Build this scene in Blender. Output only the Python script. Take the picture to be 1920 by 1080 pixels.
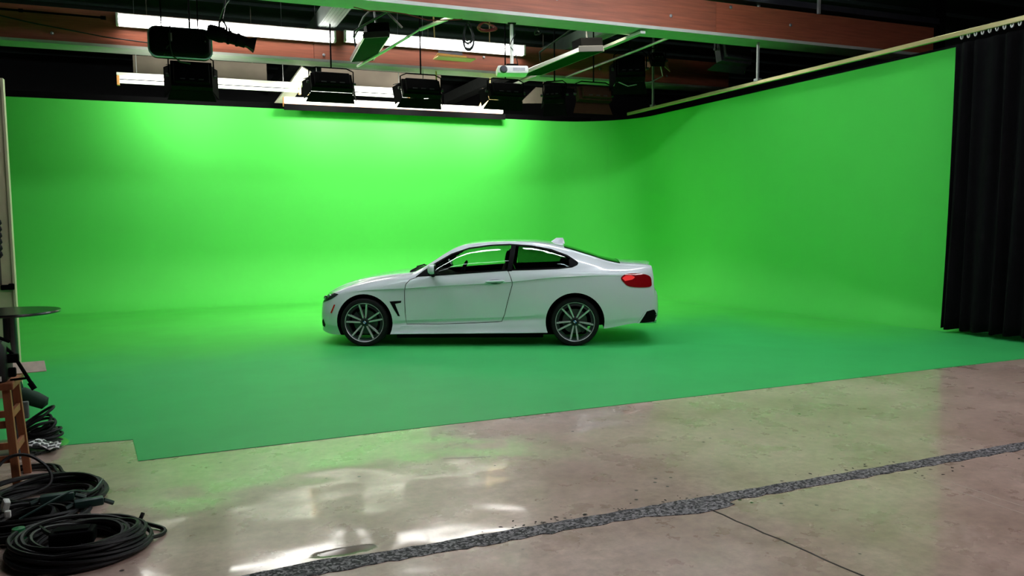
import bpy, bmesh, math, random
import numpy as np
from mathutils import Vector, Matrix, Euler
from mathutils.geometry import delaunay_2d_cdt
random.seed(7); rng = np.random.RandomState(7)
PI = math.pi
for o in list(bpy.data.objects): bpy.data.objects.remove(o)
scene = bpy.context.scene
C = scene.collection

# ------------------------------------------------------------------ camera, world, exposure
F_PX, HORIZON, EYE = 1500.0, 415.0, 1.67
YAW, ROLL = math.radians(22.9), math.radians(0.5)
PITCH = math.atan((540 - HORIZON) / F_PX)
cam = bpy.data.cameras.new('camera'); camo = bpy.data.objects.new('camera', cam); C.objects.link(camo)
cam.sensor_width = 36.0; cam.lens = 36.0 * F_PX / 1920.0; cam.clip_end = 200
fwd = Vector((math.sin(YAW)*math.cos(PITCH), math.cos(YAW)*math.cos(PITCH), -math.sin(PITCH)))
rt0 = Vector((math.cos(YAW), -math.sin(YAW), 0)); up0 = rt0.cross(fwd)
rt = rt0*math.cos(ROLL) - up0*math.sin(ROLL); up = rt0*math.sin(ROLL) + up0*math.cos(ROLL)
camo.matrix_world = Matrix(((rt.x, up.x, -fwd.x, 0), (rt.y, up.y, -fwd.y, 0), (rt.z, up.z, -fwd.z, EYE), (0, 0, 0, 1)))
scene.camera = camo
w = bpy.data.worlds.new('world'); scene.world = w; w.use_nodes = True
w.node_tree.nodes['Background'].inputs[0].default_value = (0.02, 0.022, 0.03, 1)
w.node_tree.nodes['Background'].inputs[1].default_value = 0.2
scene.view_settings.view_transform = 'Standard'; scene.view_settings.look = 'None'
scene.view_settings.gamma = 1.0; scene.view_settings.use_curve_mapping = False
scene.view_settings.exposure = 0.2
# lamp strengths (tubes are emitting meshes, softlights are area lamps in their housings)
TUBE_BEAM, TUBE_WALL, TUBE_LONG, TUBE_FRONT = 18.0, 1.25, 1.0, 15.0
SOFT_WALL, BANK = 62.0, 68.0

def area_light(name, loc, direction, sx, sy, power, color=(1, 1, 1), spread=180, parent=None):
    l = bpy.data.lights.new(name, 'AREA'); l.shape = 'RECTANGLE'; l.size = sx; l.size_y = sy
    l.energy = power; l.color = color; l.spread = math.radians(spread)
    o = bpy.data.objects.new(name, l); C.objects.link(o)
    o.location = loc; o.rotation_euler = Vector(direction).to_track_quat('-Z', 'Y').to_euler()
    return o

# bank of softlights hung behind the nearer beam, flagged so that they rake back over the green floor and walls
for bx, bk in ((2.3, 1.15), (4.7, 0.9), (7.2, 0.8)):
    area_light('softlight_bank', (bx, 12.95, 5.28), (0.05, 0.42, -0.91), 2.4, 0.45, BANK*bk, (1.0, 0.94, 0.66), 100)

# ------------------------------------------------------------------ materials
def lin(c):
    return tuple(((v/255)/12.92 if v/255 <= 0.04045 else ((v/255+0.055)/1.055)**2.4) for v in c) + (1.0,)
MATS = {}
def mat(name, col, rough=0.6, metal=0.0, spec=0.5, coat=0.0, emit=None, estr=0.0, var=0.0, vscale=6.0, bump=0.0, bscale=60.0):
    if name in MATS: return MATS[name]
    m = bpy.data.materials.new(name); m.use_nodes = True; nt = m.node_tree; b = nt.nodes['Principled BSDF']
    c = lin(col) if max(col) > 1 else tuple(col) + (1.0,)
    b.inputs['Base Color'].default_value = c; b.inputs['Roughness'].default_value = rough; b.inputs['Metallic'].default_value = metal
    b.inputs['Specular IOR Level'].default_value = spec; b.inputs['Coat Weight'].default_value = coat; b.inputs['Coat Roughness'].default_value = 0.04
    if emit: b.inputs['Emission Color'].default_value = tuple(emit) + (1,); b.inputs['Emission Strength'].default_value = estr
    if var > 0 or bump > 0:
        tc = nt.nodes.new('ShaderNodeTexCoord')
    if var > 0:
        n = nt.nodes.new('ShaderNodeTexNoise'); n.inputs['Scale'].default_value = vscale; n.inputs['Detail'].default_value = 5
        r = nt.nodes.new('ShaderNodeMapRange'); r.inputs[1].default_value = 0.3; r.inputs[2].default_value = 0.7
        r.inputs[3].default_value = 1-var; r.inputs[4].default_value = 1+var
        h = nt.nodes.new('ShaderNodeHueSaturation'); h.inputs['Color'].default_value = c
        nt.links.new(tc.outputs['Object'], n.inputs['Vector']); nt.links.new(n.outputs['Fac'], r.inputs[0])
        nt.links.new(r.outputs[0], h.inputs['Value']); nt.links.new(h.outputs[0], b.inputs['Base Color'])
    if bump > 0:
        n2 = nt.nodes.new('ShaderNodeTexNoise'); n2.inputs['Scale'].default_value = bscale; n2.inputs['Detail'].default_value = 4
        bp = nt.nodes.new('ShaderNodeBump'); bp.inputs['Strength'].default_value = bump; bp.inputs['Distance'].default_value = 0.02
        nt.links.new(tc.outputs['Object'], n2.inputs['Vector']); nt.links.new(n2.outputs['Fac'], bp.inputs['Height']); nt.links.new(bp.outputs[0], b.inputs['Normal'])
    MATS[name] = m; return m

def wood_mat(name, c1, c2, scale=3.0, axis=0):
    m = bpy.data.materials.new(name); m.use_nodes = True; nt = m.node_tree; b = nt.nodes['Principled BSDF']
    tc = nt.nodes.new('ShaderNodeTexCoord'); mp = nt.nodes.new('ShaderNodeMapping')
    s = [9.0, 9.0, 9.0]; s[axis] = 0.45; mp.inputs['Scale'].default_value = s
    n = nt.nodes.new('ShaderNodeTexNoise'); n.inputs['Scale'].default_value = scale; n.inputs['Detail'].default_value = 8; n.inputs['Roughness'].default_value = 0.65
    r = nt.nodes.new('ShaderNodeValToRGB'); r.color_ramp.elements[0].position = 0.3; r.color_ramp.elements[1].position = 0.7
    r.color_ramp.elements[0].color = lin(c1); r.color_ramp.elements[1].color = lin(c2)
    nt.links.new(tc.outputs['Object'], mp.inputs[0]); nt.links.new(mp.outputs[0], n.inputs['Vector']); nt.links.new(n.outputs['Fac'], r.inputs[0])
    nt.links.new(r.outputs[0], b.inputs['Base Color']); b.inputs['Roughness'].default_value = 0.62
    MATS[name] = m; return m

def glass_mat(name, tint, gloss=0.04):
    m = bpy.data.materials.new(name); m.use_nodes = True; nt = m.node_tree
    for n in list(nt.nodes): nt.nodes.remove(n)
    out = nt.nodes.new('ShaderNodeOutputMaterial'); mix = nt.nodes.new('ShaderNodeMixShader')
    t = nt.nodes.new('ShaderNodeBsdfTransparent'); t.inputs[0].default_value = tuple(tint) + (1,)
    g = nt.nodes.new('ShaderNodeBsdfGlossy'); g.inputs['Roughness'].default_value = 0.01
    fr = nt.nodes.new('ShaderNodeFresnel'); fr.inputs['IOR'].default_value = 1.35
    nt.links.new(fr.outputs[0], mix.inputs[0]); nt.links.new(t.outputs[0], mix.inputs[1]); nt.links.new(g.outputs[0], mix.inputs[2])
    nt.links.new(mix.outputs[0], out.inputs['Surface']); MATS[name] = m; return m

def emit_mat(name, col, strength):
    m = bpy.data.materials.new(name); m.use_nodes = True; b = m.node_tree.nodes['Principled BSDF']
    b.inputs['Base Color'].default_value = (0.9, 0.9, 0.9, 1)
    b.inputs['Emission Color'].default_value = tuple(col) + (1,); b.inputs['Emission Strength'].default_value = strength
    MATS[name] = m; return m

BLACK = mat('black_metal', (8, 8, 10), 0.7, 0.0, 0.03, var=0.15)
RUBBER = mat('black_rubber', (17, 17, 20), 0.55, spec=0.35, var=0.1)
STEEL = mat('grey_steel', (150, 152, 155), 0.35, 0.7, var=0.08)
DSTEEL = mat('dark_steel', (40, 40, 48), 0.5, 0.2, var=0.15)
WHITE_P = mat('white_plastic', (225, 225, 222), 0.4)
TIMBER = wood_mat('beam_timber', (116, 56, 36), (152, 80, 54))
TIMBER2 = wood_mat('beam_timber_grey', (104, 52, 36), (140, 76, 52), 2.2)
STOOLW = wood_mat('stool_wood', (120, 68, 40), (165, 100, 62), 2.0, 2)
PALEW = wood_mat('pale_plywood', (196, 164, 112), (222, 192, 140), 2.0)
FLANGE = mat('flange_paint', (158, 162, 158), 0.55, var=0.05)
PURLIN = mat('purlin_paint', (120, 126, 124), 0.6, var=0.08)
GREY_B = mat('grey_board', (108, 98, 90), 0.8, var=0.12, vscale=3)
CREAM = mat('cream_paint', (214, 205, 170), 0.6, var=0.05)
TUBE1 = emit_mat('tube_glow_beam', (1.0, 0.97, 0.93), TUBE_BEAM)
TUBE2 = emit_mat('tube_glow_wall', (1.0, 0.96, 0.86), TUBE_WALL)
TUBE3 = emit_mat('tube_glow_long', (1.0, 0.94, 0.80), TUBE_LONG)
TUBE5 = emit_mat('tube_glow_over_car', (0.93, 0.96, 1.0), 55.0)
TUBE6 = emit_mat('tube_glow_dim', (0.84, 0.93, 1.0), 9.0)
TUBE7 = emit_mat('tube_glow_warm', (1.0, 0.94, 0.95), 37.0)
TUBE4 = emit_mat('tube_glow_front', (0.74, 0.91, 1.0), TUBE_FRONT)
CURTAIN = mat('curtain_cloth', (8, 7, 10), 0.95, spec=0.1, var=0.2, vscale=3)

def green_mat(name, col, rough, var):
    m = bpy.data.materials.new(name); m.use_nodes = True; nt = m.node_tree; b = nt.nodes['Principled BSDF']
    tc = nt.nodes.new('ShaderNodeTexCoord')
    n = nt.nodes.new('ShaderNodeTexNoise'); n.inputs['Scale'].default_value = 1.3; n.inputs['Detail'].default_value = 8; n.inputs['Roughness'].default_value = 0.6
    r = nt.nodes.new('ShaderNodeMapRange'); r.inputs[1].default_value = 0.25; r.inputs[2].default_value = 0.75; r.inputs[3].default_value = 1-var; r.inputs[4].default_value = 1+var
    h = nt.nodes.new('ShaderNodeHueSaturation'); h.inputs['Color'].default_value = tuple(col) + (1,)
    nt.links.new(tc.outputs['Object'], n.inputs['Vector']); nt.links.new(n.outputs['Fac'], r.inputs[0]); nt.links.new(r.outputs[0], h.inputs['Value'])
    nt.links.new(h.outputs[0], b.inputs['Base Color']); b.inputs['Roughness'].default_value = rough; b.inputs['Specular IOR Level'].default_value = 0.25
    MATS[name] = m; return m
GREEN = green_mat('green_wall_paint', (0.070, 0.56, 0.078), 0.75, 0.02)
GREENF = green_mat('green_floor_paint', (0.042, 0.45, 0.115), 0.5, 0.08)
def tint_lit_zone(m, lit_green):  # paints the brighter lit zone at the back into the floor colour
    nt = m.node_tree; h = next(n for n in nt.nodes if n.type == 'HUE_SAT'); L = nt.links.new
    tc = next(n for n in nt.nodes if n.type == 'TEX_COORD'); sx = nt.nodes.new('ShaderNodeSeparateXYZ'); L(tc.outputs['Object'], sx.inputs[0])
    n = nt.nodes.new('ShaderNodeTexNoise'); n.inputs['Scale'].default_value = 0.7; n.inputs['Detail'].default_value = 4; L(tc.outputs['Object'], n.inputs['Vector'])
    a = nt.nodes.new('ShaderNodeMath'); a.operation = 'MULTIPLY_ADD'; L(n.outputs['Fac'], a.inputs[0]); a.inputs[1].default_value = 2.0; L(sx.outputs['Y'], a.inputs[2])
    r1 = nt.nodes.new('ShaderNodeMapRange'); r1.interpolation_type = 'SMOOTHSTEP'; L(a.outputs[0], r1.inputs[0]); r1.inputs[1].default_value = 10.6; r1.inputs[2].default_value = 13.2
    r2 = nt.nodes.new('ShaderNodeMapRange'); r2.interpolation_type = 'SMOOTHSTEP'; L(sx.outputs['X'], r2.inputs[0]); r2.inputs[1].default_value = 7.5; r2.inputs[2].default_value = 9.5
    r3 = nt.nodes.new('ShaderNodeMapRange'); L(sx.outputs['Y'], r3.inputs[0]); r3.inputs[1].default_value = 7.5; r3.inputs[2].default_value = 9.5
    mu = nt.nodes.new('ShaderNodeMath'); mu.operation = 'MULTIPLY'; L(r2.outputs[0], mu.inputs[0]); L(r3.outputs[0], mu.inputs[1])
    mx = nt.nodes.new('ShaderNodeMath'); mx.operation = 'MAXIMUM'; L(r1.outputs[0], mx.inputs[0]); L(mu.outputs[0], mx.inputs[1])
    c = nt.nodes.new('ShaderNodeMix'); c.data_type = 'RGBA'; L(mx.outputs[0], c.inputs[0]); c.inputs[6].default_value = h.inputs['Color'].default_value[:]; c.inputs[7].default_value = tuple(lit_green)+(1,)
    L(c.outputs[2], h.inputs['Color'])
tint_lit_zone(GREENF, (0.070, 0.56, 0.078))

def concrete_mat():
    m = bpy.data.materials.new('polished_concrete'); m.use_nodes = True; nt = m.node_tree; b = nt.nodes['Principled BSDF']; L = nt.links.new
    tc = nt.nodes.new('ShaderNodeTexCoord')
    def noise(scale, detail, rough=0.6):
        n = nt.nodes.new('ShaderNodeTexNoise'); n.inputs['Scale'].default_value = scale; n.inputs['Detail'].default_value = detail; n.inputs['Roughness'].default_value = rough
        L(tc.outputs['Object'], n.inputs['Vector']); return n
    def ramp(src, p0, c0, p1, c1):
        r = nt.nodes.new('ShaderNodeValToRGB'); e = r.color_ramp.elements
        e[0].position = p0; e[0].color = c0; e[1].position = p1; e[1].color = c1; L(src, r.inputs[0]); return r
    def mixc(fac, a, bb, mode='MIX'):
        x = nt.nodes.new('ShaderNodeMix'); x.data_type = 'RGBA'; x.blend_type = mode
        if isinstance(fac, float): x.inputs[0].default_value = fac
        else: L(fac, x.inputs[0])
        for i, v in ((6, a), (7, bb)):
            if isinstance(v, tuple): x.inputs[i].default_value = v
            else: L(v, x.inputs[i])
        return x.outputs[2]
    big = ramp(noise(0.9, 6, 0.62).outputs['Fac'], 0.32, lin((176, 150, 138)), 0.68, lin((216, 190, 178)))
    fine = ramp(noise(14, 8, 0.7).outputs['Fac'], 0.3, (0.72, 0.70, 0.68, 1), 0.7, (1.12, 1.12, 1.12, 1))
    c = mixc(1.0, big.outputs[0], fine.outputs[0], 'MULTIPLY')
    # brown stains
    st = ramp(noise(1.7, 5, 0.7).outputs['Fac'], 0.52, (0, 0, 0, 1), 0.80, (0.8, 0.8, 0.8, 1))
    c = mixc(st.outputs[0], c, lin((146, 120, 102)))
    # small dark chips
    v = nt.nodes.new('ShaderNodeTexVoronoi'); v.inputs['Scale'].default_value = 7.5; L(tc.outputs['Object'], v.inputs['Vector'])
    gate = ramp(noise(1.1, 2).outputs['Fac'], 0.55, (0, 0, 0, 1), 0.6, (1, 1, 1, 1))
    ch = ramp(v.outputs['Distance'], 0.07, (1, 1, 1, 1), 0.11, (0, 0, 0, 1))
    mm = nt.nodes.new('ShaderNodeMath'); mm.operation = 'MULTIPLY'; L(ch.outputs[0], mm.inputs[0]); L(gate.outputs[0], mm.inputs[1])
    c = mixc(mm.outputs[0], c, lin((52, 44, 38)))
    # the worn oval pit in the coating
    sep = nt.nodes.new('ShaderNodeMapping'); sep.vector_type = 'POINT'
    sep.inputs['Location'].default_value = (-0.74/0.17, -3.985/0.055, 0); sep.inputs['Scale'].default_value = (1/0.17, 1/0.055, 0)
    L(tc.outputs['Object'], sep.inputs[0])
    dn = nt.nodes.new('ShaderNodeVectorMath'); dn.operation = 'LENGTH'; L(sep.outputs[0], dn.inputs[0])
    wn = noise(12, 5, 0.7); ad = nt.nodes.new('ShaderNodeMath'); ad.operation = 'MULTIPLY_ADD'; L(wn.outputs['Fac'], ad.inputs[0]); ad.inputs[1].default_value = 0.8; L(dn.outputs['Value'], ad.inputs[2])
    pit = ramp(ad.outputs[0], 0.0, (1, 1, 1, 1), 1.0, (0, 0, 0, 1)); pit.color_ramp.elements[0].position = 0.93; pit.color_ramp.elements[1].position = 1.0
    # ramp clamps at 1 so scale the distance
    sc = nt.nodes.new('ShaderNodeMath'); sc.operation = 'MULTIPLY'; L(ad.outputs[0], sc.inputs[0]); sc.inputs[1].default_value = 0.70; L(sc.outputs[0], pit.inputs[0])
    c = mixc(pit.outputs[0], c, lin((92, 72, 58)))
    L(c, b.inputs['Base Color'])
    rr = nt.nodes.new('ShaderNodeMapRange'); rr.inputs[1].default_value = 0.3; rr.inputs[2].default_value = 0.7; rr.inputs[3].default_value = 0.22; rr.inputs[4].default_value = 0.38
    L(noise(2.3, 6).outputs['Fac'], rr.inputs[0])
    rm = nt.nodes.new('ShaderNodeMath'); rm.operation = 'MULTIPLY_ADD'; L(pit.outputs[0], rm.inputs[0]); rm.inputs[1].default_value = 0.4; L(rr.outputs[0], rm.inputs[2]); L(rm.outputs[0], b.inputs['Roughness'])
    b.inputs['Specular IOR Level'].default_value = 0.5; b.inputs['Coat Weight'].default_value = 0.48; b.inputs['Coat Roughness'].default_value = 0.07; b.inputs['Coat IOR'].default_value = 1.5
    hb = noise(0.8, 2); h2 = noise(45, 4); hs = nt.nodes.new('ShaderNodeMath'); hs.operation = 'MULTIPLY_ADD'; L(h2.outputs['Fac'], hs.inputs[0]); hs.inputs[1].default_value = 0.012; L(hb.outputs['Fac'], hs.inputs[2])
    bl = ramp(sc.outputs[0], 0.75, (0, 0, 0, 1), 1.0, (1, 1, 1, 1)); hs2 = nt.nodes.new('ShaderNodeMath'); hs2.operation = 'MULTIPLY_ADD'; L(bl.outputs[0], hs2.inputs[0]); hs2.inputs[1].default_value = 0.05; L(hs.outputs[0], hs2.inputs[2])
    bp = nt.nodes.new('ShaderNodeBump'); bp.inputs['Strength'].default_value = 0.6; bp.inputs['Distance'].default_value = 0.02
    L(hs2.outputs[0], bp.inputs['Height']); L(bp.outputs[0], b.inputs['Normal']); bc = nt.nodes.new('ShaderNodeBump'); bc.inputs['Strength'].default_value = 0.5; bc.inputs['Distance'].default_value = 0.02
    hc = nt.nodes.new('ShaderNodeMath'); hc.operation = 'MULTIPLY_ADD'; L(bl.outputs[0], hc.inputs[0]); hc.inputs[1].default_value = 0.22; L(noise(1.6, 1).outputs['Fac'], hc.inputs[2])
    L(hc.outputs[0], bc.inputs['Height']); L(bc.outputs[0], b.inputs['Coat Normal'])
    MATS['concrete'] = m; return m
CONC = concrete_mat()

def aggregate_mat():
    m = bpy.data.materials.new('aggregate'); m.use_nodes = True; nt = m.node_tree; b = nt.nodes['Principled BSDF']
    tc = nt.nodes.new('ShaderNodeTexCoord'); v = nt.nodes.new('ShaderNodeTexVoronoi'); v.inputs['Scale'].default_value = 75
    r = nt.nodes.new('ShaderNodeValToRGB'); e = r.color_ramp.elements; e[0].color = lin((44, 42, 46)); e[1].color = lin((150, 146, 150)); e[0].position = 0.3; e[1].position = 0.95
    nt.links.new(tc.outputs['Object'], v.inputs['Vector']); s = nt.nodes.new('ShaderNodeSeparateColor'); nt.links.new(v.outputs['Color'], s.inputs[0]); nt.links.new(s.outputs[0], r.inputs[0])
    nt.links.new(r.outputs[0], b.inputs['Base Color']); b.inputs['Roughness'].default_value = 0.7; b.inputs['Specular IOR Level'].default_value = 0.2
    MATS['aggregate'] = m; return m
AGG = aggregate_mat()

# ------------------------------------------------------------------ mesh helpers
class MB:
    def __init__(s): s.v = []; s.f = []; s.smooth = []
    def add(s, vs, fs, smooth=False, M=None):
        n = len(s.v)
        for p in vs: s.v.append(tuple(M @ Vector(p)) if M is not None else tuple(p))
        for f in fs: s.f.append([i+n for i in f]); s.smooth.append(smooth)
        return s
    def box(s, c, size, rot=None, bev=0.0, M=None):
        hx, hy, hz = size[0]/2, size[1]/2, size[2]/2
        R = (Euler(rot).to_matrix() if rot is not None else Matrix.Identity(3))
        T = Matrix.Translation(Vector(c)) @ R.to_4x4()
        if M is not None: T = M @ T
        if bev <= 0:
            vs = [(x, y, z) for z in (-hz, hz) for y in (-hy, hy) for x in (-hx, hx)]
            fs = [(0, 2, 3, 1), (4, 5, 7, 6), (0, 1, 5, 4), (2, 6, 7, 3), (0, 4, 6, 2), (1, 3, 7, 5)]
            return s.add(vs, fs, False, T)
        bm = bmesh.new(); bmesh.ops.create_cube(bm, size=1.0)
        for v in bm.verts: v.co = Vector((v.co.x*size[0], v.co.y*size[1], v.co.z*size[2]))
        bmesh.ops.bevel(bm, geom=list(bm.edges), offset=min(bev, 0.49*min(size)), segments=2, affect='EDGES', profile=0.6)
        bm.verts.index_update(); vs = [tuple(v.co) for v in bm.verts]; fs = [[v.index for v in f.verts] for f in bm.faces]; bm.free()
        return s.add(vs, fs, False, T)
    def tube(s, path, r, n=8, closed=False, cap=True):
        P = [Vector(p) for p in path]; k = len(P); rs = r if isinstance(r, (list, tuple)) else [r]*k
        t0 = (P[1]-P[0]).normalized(); a = Vector((0, 0, 1)) if abs(t0.z) < 0.9 else Vector((1, 0, 0))
        u = t0.cross(a).normalized(); vs = []; prev = t0
        for i in range(k):
            if closed: t = (P[(i+1) % k]-P[i-1])
            else: t = P[min(i+1, k-1)]-P[max(i-1, 0)]
            if t.length < 1e-9: t = prev
            t = t.normalized(); q = prev.rotation_difference(t); u = (q @ u); u = (u - t*u.dot(t)).normalized(); prev = t; b = t.cross(u)
            for j in range(n):
                ang = 2*PI*j/n; vs.append(P[i] + (u*math.cos(ang)+b*math.sin(ang))*rs[i])
        fs = []
        for i in range(k if closed else k-1):
            for j in range(n):
                i2 = (i+1) % k; fs.append((i*n+j, i*n+(j+1) % n, i2*n+(j+1) % n, i2*n+j))
        s.add(vs, fs, True)
        if cap and not closed:
            m = len(s.v)-len(vs)
            s.f.append([m+j for j in range(n)][::-1]); s.smooth.append(False)
            s.f.append([m+(k-1)*n+j for j in range(n)]); s.smooth.append(False)
        return s
    def lathe(s, prof, n=32, M=None, closed=False):
        # prof: (radius, height) pairs about local z
        vs = [(r*math.cos(2*PI*j/n), r*math.sin(2*PI*j/n), h) for r, h in prof for j in range(n)]
        k = len(prof); fs = []
        for i in range(k if closed else k-1):
            i2 = (i+1) % k
            for j in range(n): fs.append((i*n+j, i*n+(j+1) % n, i2*n+(j+1) % n, i2*n+j))
        return s.add(vs, fs, True, M)
    def prism(s, poly, d0, d1, M=None):
        # poly in local (x, y), extruded along local z from d0 to d1
        n = len(poly); vs = [(x, y, d0) for x, y in poly]+[(x, y, d1) for x, y in poly]
        fs = [list(range(n))[::-1], list(range(n, 2*n))]+[(i, (i+1) % n, n+(i+1) % n, n+i) for i in range(n)]
        return s.add(vs, fs, False, M)
    def mesh(s, name, mats):
        me = bpy.data.meshes.new(name); me.from_pydata([tuple(v) for v in s.v], [], s.f)
        bm = bmesh.new(); bm.from_mesh(me); bmesh.ops.recalc_face_normals(bm, faces=bm.faces); bm.to_mesh(me); bm.free()
        me.polygons.foreach_set('use_smooth', s.smooth)
        for m in (mats if isinstance(mats, (list, tuple)) else [mats]): me.materials.append(m)
        if any(s.smooth): me.set_sharp_from_angle(angle=math.radians(40))
        return me
    def build(s, name, mats, parent=None):
        return link(name, s.mesh(name, mats), parent)

def link(name, me, parent=None):
    o = bpy.data.objects.new(name, me); C.objects.link(o)
    if parent is not None: o.parent = parent
    return o
def empty(name, loc, rz=0.0):
    o = bpy.data.objects.new(name, None); C.objects.link(o); o.location = loc; o.rotation_euler = (0, 0, rz); o.empty_display_size = 0.1
    return o
def tag(o, label, cat=None, group=None, kind=None):
    o['label'] = label
    if cat: o['category'] = cat
    if group: o['group'] = group
    if kind: o['kind'] = kind
    return o
def yz(M0=None): return M0

# ------------------------------------------------------------------ setting: floor
def structure(o, label): o['kind'] = 'structure'; o['label'] = label; return o
b = MB(); b.box((3.5, 8.5, -0.1), (31, 37, 0.2)); flo = structure(b.build('floor', CONC), 'stained polished concrete floor with a worn glossy coating')
# green paint coat on the floor, with its stepped left edge
gp = [(-0.29, 6.14), (2.0, 6.19), (4.15, 6.21), (9.22, 6.25), (12.2, 6.27), (12.2, 8.1), (10.60, 8.1), (10.45, 9.0), (10.2, 10.5), (9.9, 12.5), (9.55, 14.1), (9.55, 16.5), (8.95, 17.1), (-6.5, 17.1), (-6.5, 6.95), (-0.84, 6.83), (-0.35, 6.78)]
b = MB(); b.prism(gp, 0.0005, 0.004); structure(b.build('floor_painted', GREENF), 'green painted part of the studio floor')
# dark aggregate strip set into the concrete
def edge(y, x0, x1, amp, step=0.06):
    out = []; x = x0
    while x < x1: out.append((x, y+rng.uniform(-amp, amp))); x += step*rng.uniform(0.6, 1.4)
    out.append((x1, y)); return out
lo = edge(3.76, -3.0, 2.40, 0.012)+[(2.45, 3.735), (2.6, 3.70), (2.70, 3.675), (2.9, 3.69), (2.98, 3.715), (2.97, 3.755), (3.05, 3.78)]+edge(3.765, 3.12, 12.5, 0.012)
hi = edge(3.90, -3.0, 0.35, 0.01)+[(0.4, 3.905), (0.62, 3.925), (0.8, 3.90), (0.95, 3.89)]+edge(3.895, 1.0, 12.5, 0.008)
b = MB(); b.prism(lo+hi[::-1], 0.0, 0.003); b.build('aggregate_strip', AGG, flo)
DK = mat('dark_joint', (46, 40, 36), 0.8); PALE = mat('pale_cut', (190, 178, 168), 0.6)
pts = [(2.80, 3.68)]+[(2.80+0.11*(3.68-y)/0.95+rng.uniform(-.006, .006), y) for y in np.arange(3.6, 1.4, -0.1)]
b = MB(); b.prism([(x-0.006, y) for x, y in pts]+[(x+0.006, y) for x, y in pts[::-1]], 0.0, 0.0015); b.build('floor_joint', DK, flo)
for k, x in enumerate((4.36, 4.47)):
    b = MB(); b.box((x, 2.9, 0.0006), (0.008, 1.5, 0.0016)); b.build('saw_cut', PALE, flo)
b = MB(); b.prism([(1.70, 5.30), (2.02, 5.20), (2.03, 5.215), (1.705, 5.315)], 0, 0.001); b.build('pale_streak', PALE, flo)  # short pale streak across the concrete
# chips along the strip edge
CH = mat('chip_dark', (40, 34, 30), 0.9)
chip = MB(); chip.prism([(0.02*math.cos(a)*(1+0.3*math.sin(3*a)), 0.011*math.sin(a)) for a in np.linspace(0, 2*PI, 8)[:-1]], 0, 0.001); chm = chip.mesh('chip', CH)
for i in range(70):
    o = link('chip', chm, flo)
    if i < 34: x, y = rng.uniform(1.45, 3.0), 3.90+abs(rng.normal(0, 0.035))+0.01
    elif i < 48: x, y = rng.uniform(3.5, 4.6), 3.92+abs(rng.normal(0, 0.04))
    else: x, y = rng.uniform(4.3, 6.0), 3.74-abs(rng.normal(0, 0.09))-0.01
    s = rng.uniform(0.2, 0.75); o.location = (x, y, 0.0002); o.scale = (s, s, 1); o.rotation_euler = (0, 0, rng.uniform(0, 6))

# ------------------------------------------------------------------ setting: green cyclorama walls with a cove
HT, RC, RF, WX, WY = 4.15, 1.8, 1.1, 10.65, 18.2
def sweep(plan):     # plan: list of (point, inward normal)
    vs = []; fs = []
    for p, n in plan:
        rf = RF if p[0] < WX-0.01 else 0.22+(RF-0.22)*min(1, max(0, (p[1]-8.1)/6.0))**0.8
        prof = [(rf*(1-math.sin(a)), rf*(1-math.cos(a))+0.004*(1-a/(PI/2))) for a in np.linspace(0, PI/2, 12)]
        prof += [(0, z) for z in np.linspace(rf+0.4, HT, 8)] + [(-0.12, HT), (-0.12, 0.0)]; k = len(prof)
        for d, z in prof: vs.append((p[0]+n[0]*d, p[1]+n[1]*d, z))
    for i in range(len(plan)-1):
        for j in range(k-1): fs.append((i*k+j, i*k+j+1, (i+1)*k+j+1, (i+1)*k+j))
    m = MB(); m.add(vs, fs, True); return m
plan1 = [((x, WY), (0, -1)) for x in np.linspace(-6.5, WX-RC, 24)]
arc = [((WX-RC+RC*math.sin(a), WY-RC+RC*math.cos(a)), (-math.sin(a), -math.cos(a))) for a in np.linspace(0, PI/2, 17)]
plan2 = [((WX, y), (-1, 0)) for y in np.linspace(WY-RC, 8.1, 20)]
structure(sweep(plan1+arc[1:9]).build('wall_back', GREEN), 'green painted back wall curving down into the floor')
structure(sweep(arc[8:]+plan2[1:]).build('wall_right', GREEN), 'green painted right wall running from the rounded corner to the curtain')

# building shell, dark
SHELL = mat('dark_shell', (24, 26, 30), 0.85, var=0.15, vscale=0.7)
SHELLG = mat('dark_shell_green', (26, 42, 38), 0.85, var=0.1, vscale=0.7)
SHELLW = mat('shell_grey', (120, 118, 112), 0.85, var=0.1, vscale=0.7)
b = MB(); b.box((3.5, 26.9, 3.2), (31, 0.2, 6.4)); structure(b.build('wall_rear', SHELL), 'black building wall behind the green wall')
b = MB(); b.box((-7.0, 8.5, 3.2), (0.2, 37, 6.4)); structure(b.build('wall_left', SHELL), 'dark left building wall')
b = MB(); b.box((19.0, 8.5, 3.2), (0.2, 37, 6.4)); structure(b.build('wall_far_right', SHELL), 'dark building wall beyond the curtain')
b = MB(); b.box((3.5, -9.9, 3.2), (31, 0.2, 6.4)); structure(b.build('wall_front', SHELLW), 'grey wall behind the viewer')
ceil = MB(); ceil.box((3.5, 8.5, 6.5), (31, 37, 0.2)); ceil = structure(ceil.build('ceiling', SHELLG), 'dark green black roof deck')
for i, y in enumerate(np.arange(-8, 26, 1.2)):
    b = MB(); b.box((3.5, y, 6.36), (31, 0.10, 0.08)); b.build('roof_rib', SHELLG, ceil)
# black masking strip on top of the green walls
b = MB(); b.box((1.0, 18.42, 4.19), (18.0, 0.06, 0.22)); structure(b.build('trim_1', BLACK), 'black masking strip behind the top of the back wall')
b = MB(); b.box((10.86, 11.9, 4.15), (0.06, 9.4, 0.16)); structure(b.build('trim_2', BLACK), 'black masking strip behind the top of the right wall')

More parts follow.
